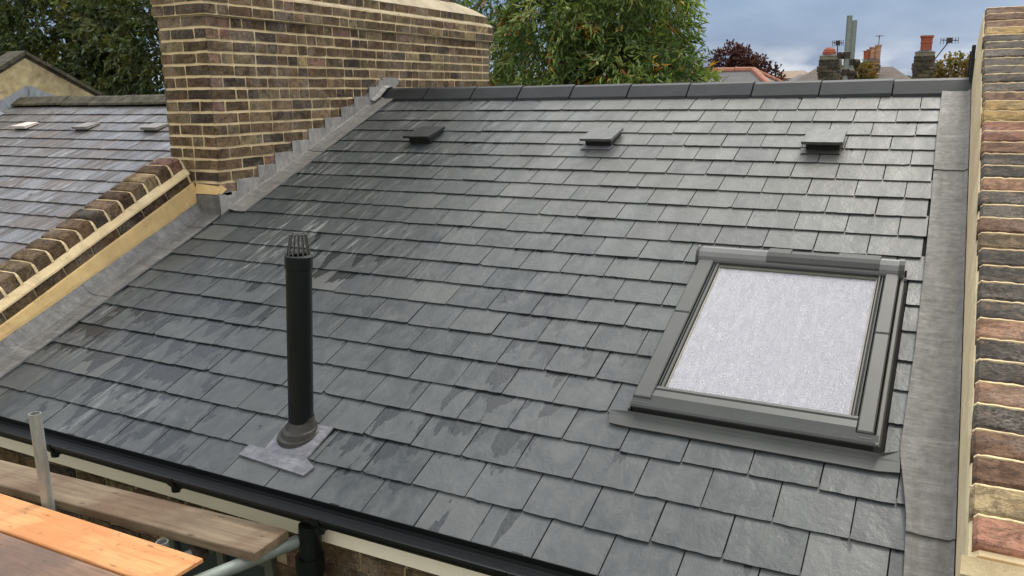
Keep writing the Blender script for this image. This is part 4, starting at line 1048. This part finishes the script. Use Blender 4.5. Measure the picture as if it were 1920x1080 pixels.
# ============================================================== TREES
def leafblade(mb, p, d, side, ln, wd, col, fold=0.25):
    n = d.cross(side).normalized(); m_ = p + d * ln * .45; tip = p + d * ln - n * ln * .12
    l_ = m_ + side * wd * .5 + n * wd * fold; r_ = m_ - side * wd * .5 + n * wd * fold
    b = len(mb.v); mb.v += [tuple(p), tuple(l_), tuple(tip), tuple(r_)]
    mb.f += [(b, b + 1, b + 2), (b, b + 2, b + 3)]; mb.c += [col, col]; mb.uv += [[(0, 0)] * 3] * 2
def rv(rnd):
    while True:
        v_ = Vector((rnd.uniform(-1, 1), rnd.uniform(-1, 1), rnd.uniform(-1, 1)))
        if .05 < v_.length < 1: return v_
def tree(name, label, base, blobs, ntw, per, ln, wd, pal, seed, droop=.5, trunk_r=.16, zmin=-3.0, twig=.45, grp=None):
    rnd = random.Random(seed); o = thing(name, label, 'tree', base, grp); B = Vector(base)
    mb = MB(); tk = MB()
    top = max(b[0][2] for b in blobs)
    c0 = Vector(blobs[0][0])
    pts = [Vector((0, 0, 0)), (Vector((c0.x, c0.y, c0.z - 2.0)) - B) * .5, Vector(c0) - B]
    tk.tube(pts[0], pts[1], trunk_r, trunk_r * .75, 10); tk.tube(pts[1], pts[2], trunk_r * .75, trunk_r * .4, 10)
    tot = sum(b[2] for b in blobs)
    for (c, r, wgt) in blobs:
        c = Vector(c); r = Vector(r)
        for _ in range(3):
            e2 = c + Vector(tuple(a * b_ * .8 for a, b_ in zip(rv(rnd), r))) - B
            s_ = pts[1].lerp(pts[2], rnd.random()); md = s_.lerp(e2, .5) + rv(rnd) * .15
            tk.tube(s_, md, trunk_r * .35, trunk_r * .22, 6, False); tk.tube(md, e2, trunk_r * .22, trunk_r * .06, 6, False)
        for _ in range(int(ntw * wgt / tot)):
            v_ = rv(rnd); v_ = v_.normalized() * (v_.length ** .45)
            q = c + Vector((v_.x * r.x, v_.y * r.y, v_.z * r.z))
            if noise.noise(q * 1.3 + Vector((seed, 0, 0))) < -.28: continue
            if q.z < zmin and rnd.random() < .8: continue
            dr = (v_ * .7 + rv(rnd) * .9 + Vector((0, 0, -droop * rnd.random()))).normalized()
            cl = noise.noise(q * 1.9 + Vector((0, seed, 0)))
            base_col = pal[min(len(pal) - 1, max(0, int((cl + .5) * len(pal) * .99)))] if rnd.random() < .8 else rnd.choice(pal)
            warm = pal is GREEN and rnd.random() < .06
            L_ = twig * rnd.uniform(.6, 1.2)
            if rnd.random() < .25: tk.tube(q - B, q + dr * L_ - B, .006, .003, 4, False)
            for i in range(per):
                t_ = i / per; pp_ = q + dr * L_ * t_ + Vector((0, 0, -droop * .25 * t_ * t_ * L_)) - B
                ld_ = (dr * .8 + rv(rnd) * .9 + Vector((0, 0, -droop * .6))).normalized()
                sd2 = ld_.cross(rv(rnd)).normalized()
                k = rnd.uniform(.65, 1.45)
                cc = base_col
                if warm and rnd.random() < .7: cc = (.38, .20, .03) if rnd.random() < .6 else (.30, .09, .03)
                elif pal is GREEN and rnd.random() < .02: cc = (.35, .24, .05)
                leafblade(mb, pp_, ld_, sd2, ln * rnd.uniform(.6, 1.25), wd * rnd.uniform(.7, 1.3), (cc[0] * k, cc[1] * k, cc[2] * k))
    mb.build('crown', MAT['leaf'], o); tk.build('trunk', MAT['bark'], o)
    return o
GREEN = [(.045, .080, .020), (.070, .115, .026), (.105, .160, .034), (.15, .21, .045), (.22, .28, .075), (.28, .32, .12)]
tree('broadleaf_tree', 'dense green tree with long narrow leaves, behind the ridge right of the chimney', (-4.9, 6.4, -6.6),
     [((-5.0, 5.9, .3), (1.35, 1.5, 1.8), 3), ((-4.1, 5.3, -.3), (1.25, 1.0, 1.2), 3), ((-4.3, 5.8, 1.1), (.95, 1.0, 1.2), 2), ((-6.1, 6.0, .7), (1.2, 1.2, 1.8), 2), ((-3.75, 5.1, -.9), (1.0, .8, .9), 1.2)],
     10500, 7, .14, .033, GREEN, 3, .7, zmin=-.7, twig=.34)
DKG = [(.030, .045, .016), (.042, .062, .020), (.060, .082, .024), (.082, .100, .026), (.115, .115, .026), (.110, .140, .070)]
tree('broadleaf_tree', 'tall dark green tree filling the corner behind the gable wall at far left', (-19.0, 7.0, -6.6),
     [((-18.6, 6.3, .8), (2.5, 1.8, 2.7), 3), ((-21.5, 6.0, .4), (2.4, 1.6, 2.6), 1)], 8800, 7, .15, .07, DKG, 8, .5, zmin=-1.2, twig=.45, trunk_r=.25)
tree('broadleaf_tree', 'tall dark green tree directly left of the chimney, behind the old ridge', (-14.6, 7.6, -6.6),
     [((-14.6, 6.9, .5), (2.6, 1.8, 2.5), 3), ((-12.2, 7.2, .8), (2.0, 1.6, 2.3), 2)], 9500, 7, .15, .07, DKG, 9, .5, zmin=-1.2, twig=.45, trunk_r=.25)
RED = [(.030, .010, .012), (.045, .014, .016), (.065, .022, .020), (.09, .03, .025)]
tree('copper_tree', 'small dark red leaved tree behind the roof with orange ridge tiles', (-6.3, 24.0, -6.6),
     [((-7.0, 23.6, .85), (.42, .5, .80), 1), ((-6.5, 23.6, .7), (.4, .5, .75), 1), ((-6.05, 23.6, .45), (.45, .5, .70), 1), ((-5.5, 23.6, .2), (.32, .4, .60), .5)], 900, 6, .13, .075, RED, 5, .1, zmin=-2, twig=.28)
AUT = [(.10, .07, .025), (.15, .10, .035), (.20, .13, .04), (.12, .12, .04), (.20, .10, .03)]
tree('autumn_tree', 'rounded ochre and green tree far off beside the right parapet', (-.2, 41.0, -6.6),
     [((.05, 40.5, .55), (1.0, .8, .85), 2), ((-.95, 40.5, .35), (.7, .8, .62), 1)], 700, 6, .2, .13, AUT, 6, .1, zmin=-3, twig=.4)
tree('distant_tree', 'low olive tree showing beside the leftmost far chimney', (-4.2, 41.0, -6.6),
     [((-5.0, 38.5, .45), (.9, .8, .6), 1)], 380, 6, .2, .13, AUT, 16, .1, zmin=-3, twig=.35)
tree('distant_tree', 'low olive tree between the two grey green tubes and the hipped roof', (-3.9, 30.0, -6.6),
     [((-3.35, 29.6, .45), (.5, .6, .5), 1)], 260, 6, .16, .10, AUT, 17, .1, zmin=-3, twig=.3)

# ============================================================== DISTANT HOUSES
def frustum(mb, x0, x1, y0, y1, z0, rx0, rx1, ry0, ry1, z1):
    mb.hexa([(x0, y0, z0), (x1, y0, z0), (x1, y1, z0), (x0, y1, z0), (rx0, ry0, z1), (rx1, ry0, z1), (rx1, ry1, z1), (rx0, ry1, z1)])
def chimney(parent, x, y, zb, zt, wx, wy, pots, brick_pal, seed, name='chimney'):
    rnd = random.Random(seed); o = MB(); L0 = Vector(parent.location)
    o.box(x - wx / 2 + .004, x + wx / 2 - .004, y - wy / 2 + .004, y + wy / 2 - .004, zb, zt)
    root = o.build(name, MAT['mortar_far'], parent); root.location = -L0
    b = MB(); rows = int((zt - zb) / .076)
    for r in range(rows):
        g_ = (.03 if r >= rows - 4 and r < rows - 2 else .0) + (.012 if r == rows - 5 else 0)
        zz = zb + r * .076
        for side in range(2):
            Lx = (wx if side == 0 else wy) + 2 * g_; u = 0; sft = (r % 2) * .11
            O = (x - wx / 2 - g_, y - wy / 2 - g_, zz) if side == 0 else (x - wx / 2 - g_, y - wy / 2 - g_, zz)
            u = -sft
            while u < Lx - .01:
                a_, b_ = max(0, u) + .004, min(u + .225, Lx) - .004; u += .225
                if b_ - a_ < .02: continue
                c = pick(brick_pal, rnd)
                if side == 0:
                    b.box(O[0] + a_, O[0] + b_, O[1] - .008, O[1] + .1 + g_, zz + .006, zz + .070, c)
                    b.box(O[0] + a_, O[0] + b_, y + wy / 2 - .1, y + wy / 2 + g_ + .008, zz + .006, zz + .070, c)
                else:
                    b.box(O[0] - .008, O[0] + .1 + g_, O[1] + a_, O[1] + b_, zz + .0062, zz + .0698, c)
                    b.box(x + wx / 2 - .1, x + wx / 2 + g_ + .008, O[1] + a_, O[1] + b_, zz + .0062, zz + .0698, c)
    b.build('brickwork', MAT['brick'], root)
    for (px, py, r, h, mt_, kind) in pots:
        n = 20; m_ = MB()
        if kind == 'pot': pf = [(r * .92, -.05), (r * .92, h * .50), (r * 1.0, h * .53), (r * 1.0, h * .60), (r * .93, h * .63), (r * .98, h * .85), (r * 1.12, h * .88), (r * 1.12, h), (r * .85, h), (r * .85, h - .1)]
        else: pf = [(r * 1.1, -.05), (r * 1.1, h * .45), (r * 1.0, h * .5), (r * .9, h * .72), (r * .5, h * .95), (.01, h)]
        rr = [[(x + px + q * math.cos(2 * math.pi * i / n), y + py + q * math.sin(2 * math.pi * i / n), zt + .02 + z) for i in range(n)] for q, z in pf]
        m_.rings(rr, n); m_.poly(rr[-1]); m_.build('chimney_pot', MAT[mt_], root)
    f = MB(); frustum(f, x - wx / 2 - .01, x + wx / 2 + .01, y - wy / 2 - .01, y + wy / 2 + .01, zt, x - wx / 4, x + wx / 4, y - wy / 4, y + wy / 4, zt + .05); f.build('flaunching', MAT['far_slate'], root)
    return root
MAT['mortar_far'] = simple('sooty_mortar', (.22, .20, .15), .9, .3)
PAL_SOOT = [((.065, .06, .042), 4), ((.10, .09, .06), 3), ((.16, .125, .07), 2), ((.05, .048, .04), 3)]
def far_house(name, label, x0, x1, y0, y1, ze, zr, rx0, rx1, roofm, wallm, ridge=None, grp='distant houses'):
    o = thing(name, label, 'house', ((x0 + x1) / 2, (y0 + y1) / 2, -6.6), grp); L0 = Vector(o.location)
    w_ = MB(); w_.box(x0 + .2, x1 - .2, y0 + .2, y1 - .2, -6.6, ze - .01); a_ = w_.build('wall', MAT[wallm], o); a_.location = -L0
    r_ = MB(); ym = (y0 + y1) / 2; frustum(r_, x0, x1, y0, y1, ze, rx0, rx1, ym - .02, ym + .02, zr); b_ = r_.build('roof', MAT[roofm], o); b_.location = -L0
    if ridge:
        m_ = MB(); 
        for A_, B_ in (((rx0, ym, zr), (rx1, ym, zr)), ((rx1, ym, zr), (x1, y0, ze)), ((rx1, ym, zr), (x1, y1, ze)), ((rx0, ym, zr), (x0, y0, ze))):
            A_ = Vector(A_); B_ = Vector(B_); nn = max(1, int((B_ - A_).length / .35))
            for i in range(nn): m_.tube(A_.lerp(B_, (i + .02) / nn), A_.lerp(B_, (i + .98) / nn), .085, .078, 8)
        c_ = m_.build('hip_tiles', MAT[ridge], b_)
    # windows on the near wall
    for i in range(3):
        xx = x0 + (x1 - x0) * (i + 1) / 4; wf_ = MB(); wf_.box(xx - .5, xx + .5, y0 + .16, y0 + .195, ze - 1.9, ze - .5); f_ = wf_.build('window', MAT['white'], o); f_.location = -L0
        wp_ = MB(); wp_.box(xx - .43, xx + .43, y0 + .15, y0 + .158, ze - 1.83, ze - .57); wp_.build('pane', MAT['darkglass'], f_)
    return o
def dish(parent, a, b, size):
    L0 = Vector(parent.location)
    m_ = MB(); m_.tube(a, b, .012, n=8); B_ = Vector(b)
    m_.tube(B_ + Vector((-size, 0, .02)), B_ + Vector((size, 0, .0)), .010, n=6)
    for i in range(-3, 4): m_.tube(B_ + Vector((i * size / 3, 0, -.07)), B_ + Vector((i * size / 3, 0, .07)), .006, n=5)
    m_.box(B_.x - .05, B_.x + .05, B_.y - .02, B_.y + .02, B_.z - .05, B_.z + .06)
    o = m_.build('aerial', MAT['rust'], parent); o.location = -L0
h1 = far_house('distant_house', 'slate roofed house with orange ridge and hip tiles, below the dark red tree', -7.6, -3.0, 12.6, 17.2, -.26, .53, -5.6, -4.30, 'far_slate', 'far_wall', 'terra_pale')
h2 = far_house('distant_house', 'house carrying the far chimney with capped orange pot, left of the grey tubes', -5.0, -.9, 15.9, 20.2, -1.5, -.2, -3.6, -2.0, 'far_slate', 'far_wall')
h2.location = h2.location
chimney(h2, -2.66, 15.7, -1.6, .83, .44, .44, ((-.03, 0, .14, .19, 'terra', 'cap'),), PAL_SOOT, 31)
dish(h2, (-2.50, 15.6, .6), (-2.50, 15.6, 1.12), .12)
h3 = far_house('distant_house', 'house carrying the sooty chimney with one tall red pot, nearest the right parapet', -2.2, 2.4, 15.3, 19.6, -1.5, -.2, -1.2, 1.4, 'far_slate', 'far_wall')
chimney(h3, -.60, 15.1, -1.6, .83, .40, .44, ((0.01, 0, .125, .34, 'terra', 'pot'),), PAL_SOOT, 32)
dish(h3, (-.40, 15.0, .66), (-.14, 15.0, 1.06), .17)
h4 = far_house('distant_house', 'house with plain brown hipped roof and a cluster of orange pots, mid distance', -6.4, -1.2, 31.0, 35.4, .12, .95, -5.4, -2.35, 'far_tile', 'far_wall')
chimney(h4, -3.10, 32.2, .1, 1.22, .62, .6, ((-.20, -.12, .12, .34, 'terra', 'pot'), (.02, -.1, .12, .48, 'pot_pale', 'pot'), (.22, -.1, .12, .56, 'pot_pale', 'pot'), (-.1, .15, .12, .40, 'terra', 'pot')), PAL_MIX, 33)
mm = MB(); mm.tube((-2.88, 32.2, 1.2), (-2.88, 32.2, 2.18), .016, n=6); mm.tube((-3.03, 32.2, 2.15), (-2.73, 32.2, 2.15), .014, n=5); mm.tube((-2.88, 32.0, 2.1), (-2.88, 32.4, 2.1), .014, n=5)
o = mm.build('aerial', MAT['rust'], h4); o.location = -Vector(h4.location)
mm = MB()
far_house('distant_house', 'far pale block on the skyline, right of the dark red tree', -23.5, -18.4, 118, 128, 1.6, 2.7, -22.6, -19.4, 'far_wall', 'pale_wall', grp='distant houses')
far_house('distant_house', 'far low roof on the skyline, left of the chimney with the capped pot', -15.6, -9.6, 84, 92, .7, 1.6, -14.6, -10.6, 'far_slate', 'far_wall', grp='distant houses')
# hazy belt of trees and roofs far away
tl = MB(); rt_ = random.Random(4)
for i in range(9000):
    x = rt_.uniform(-150, 60); y = 160 + rt_.uniform(0, 30); top_ = 2.0 + 1.8 * noise.noise(Vector((x * .12, 0, 0))); z = -6.6 + (top_ + 6.6) * (rt_.random() ** .35)
    s_ = rt_.uniform(.4, .9); d = rv(rt_).normalized(); u = d.orthogonal().normalized(); w_ = d.cross(u); c = rt_.choice(AUT + DKG[3:]); P = Vector((x, y, z))
    tl.poly([P + u * s_, P + w_ * s_, P - u * s_, P - w_ * s_], c)
o = tl.build('woodland', MAT['leaf']); o['kind'] = 'stuff'; o['label'] = 'belt of far trees along the skyline'; o['category'] = 'trees'
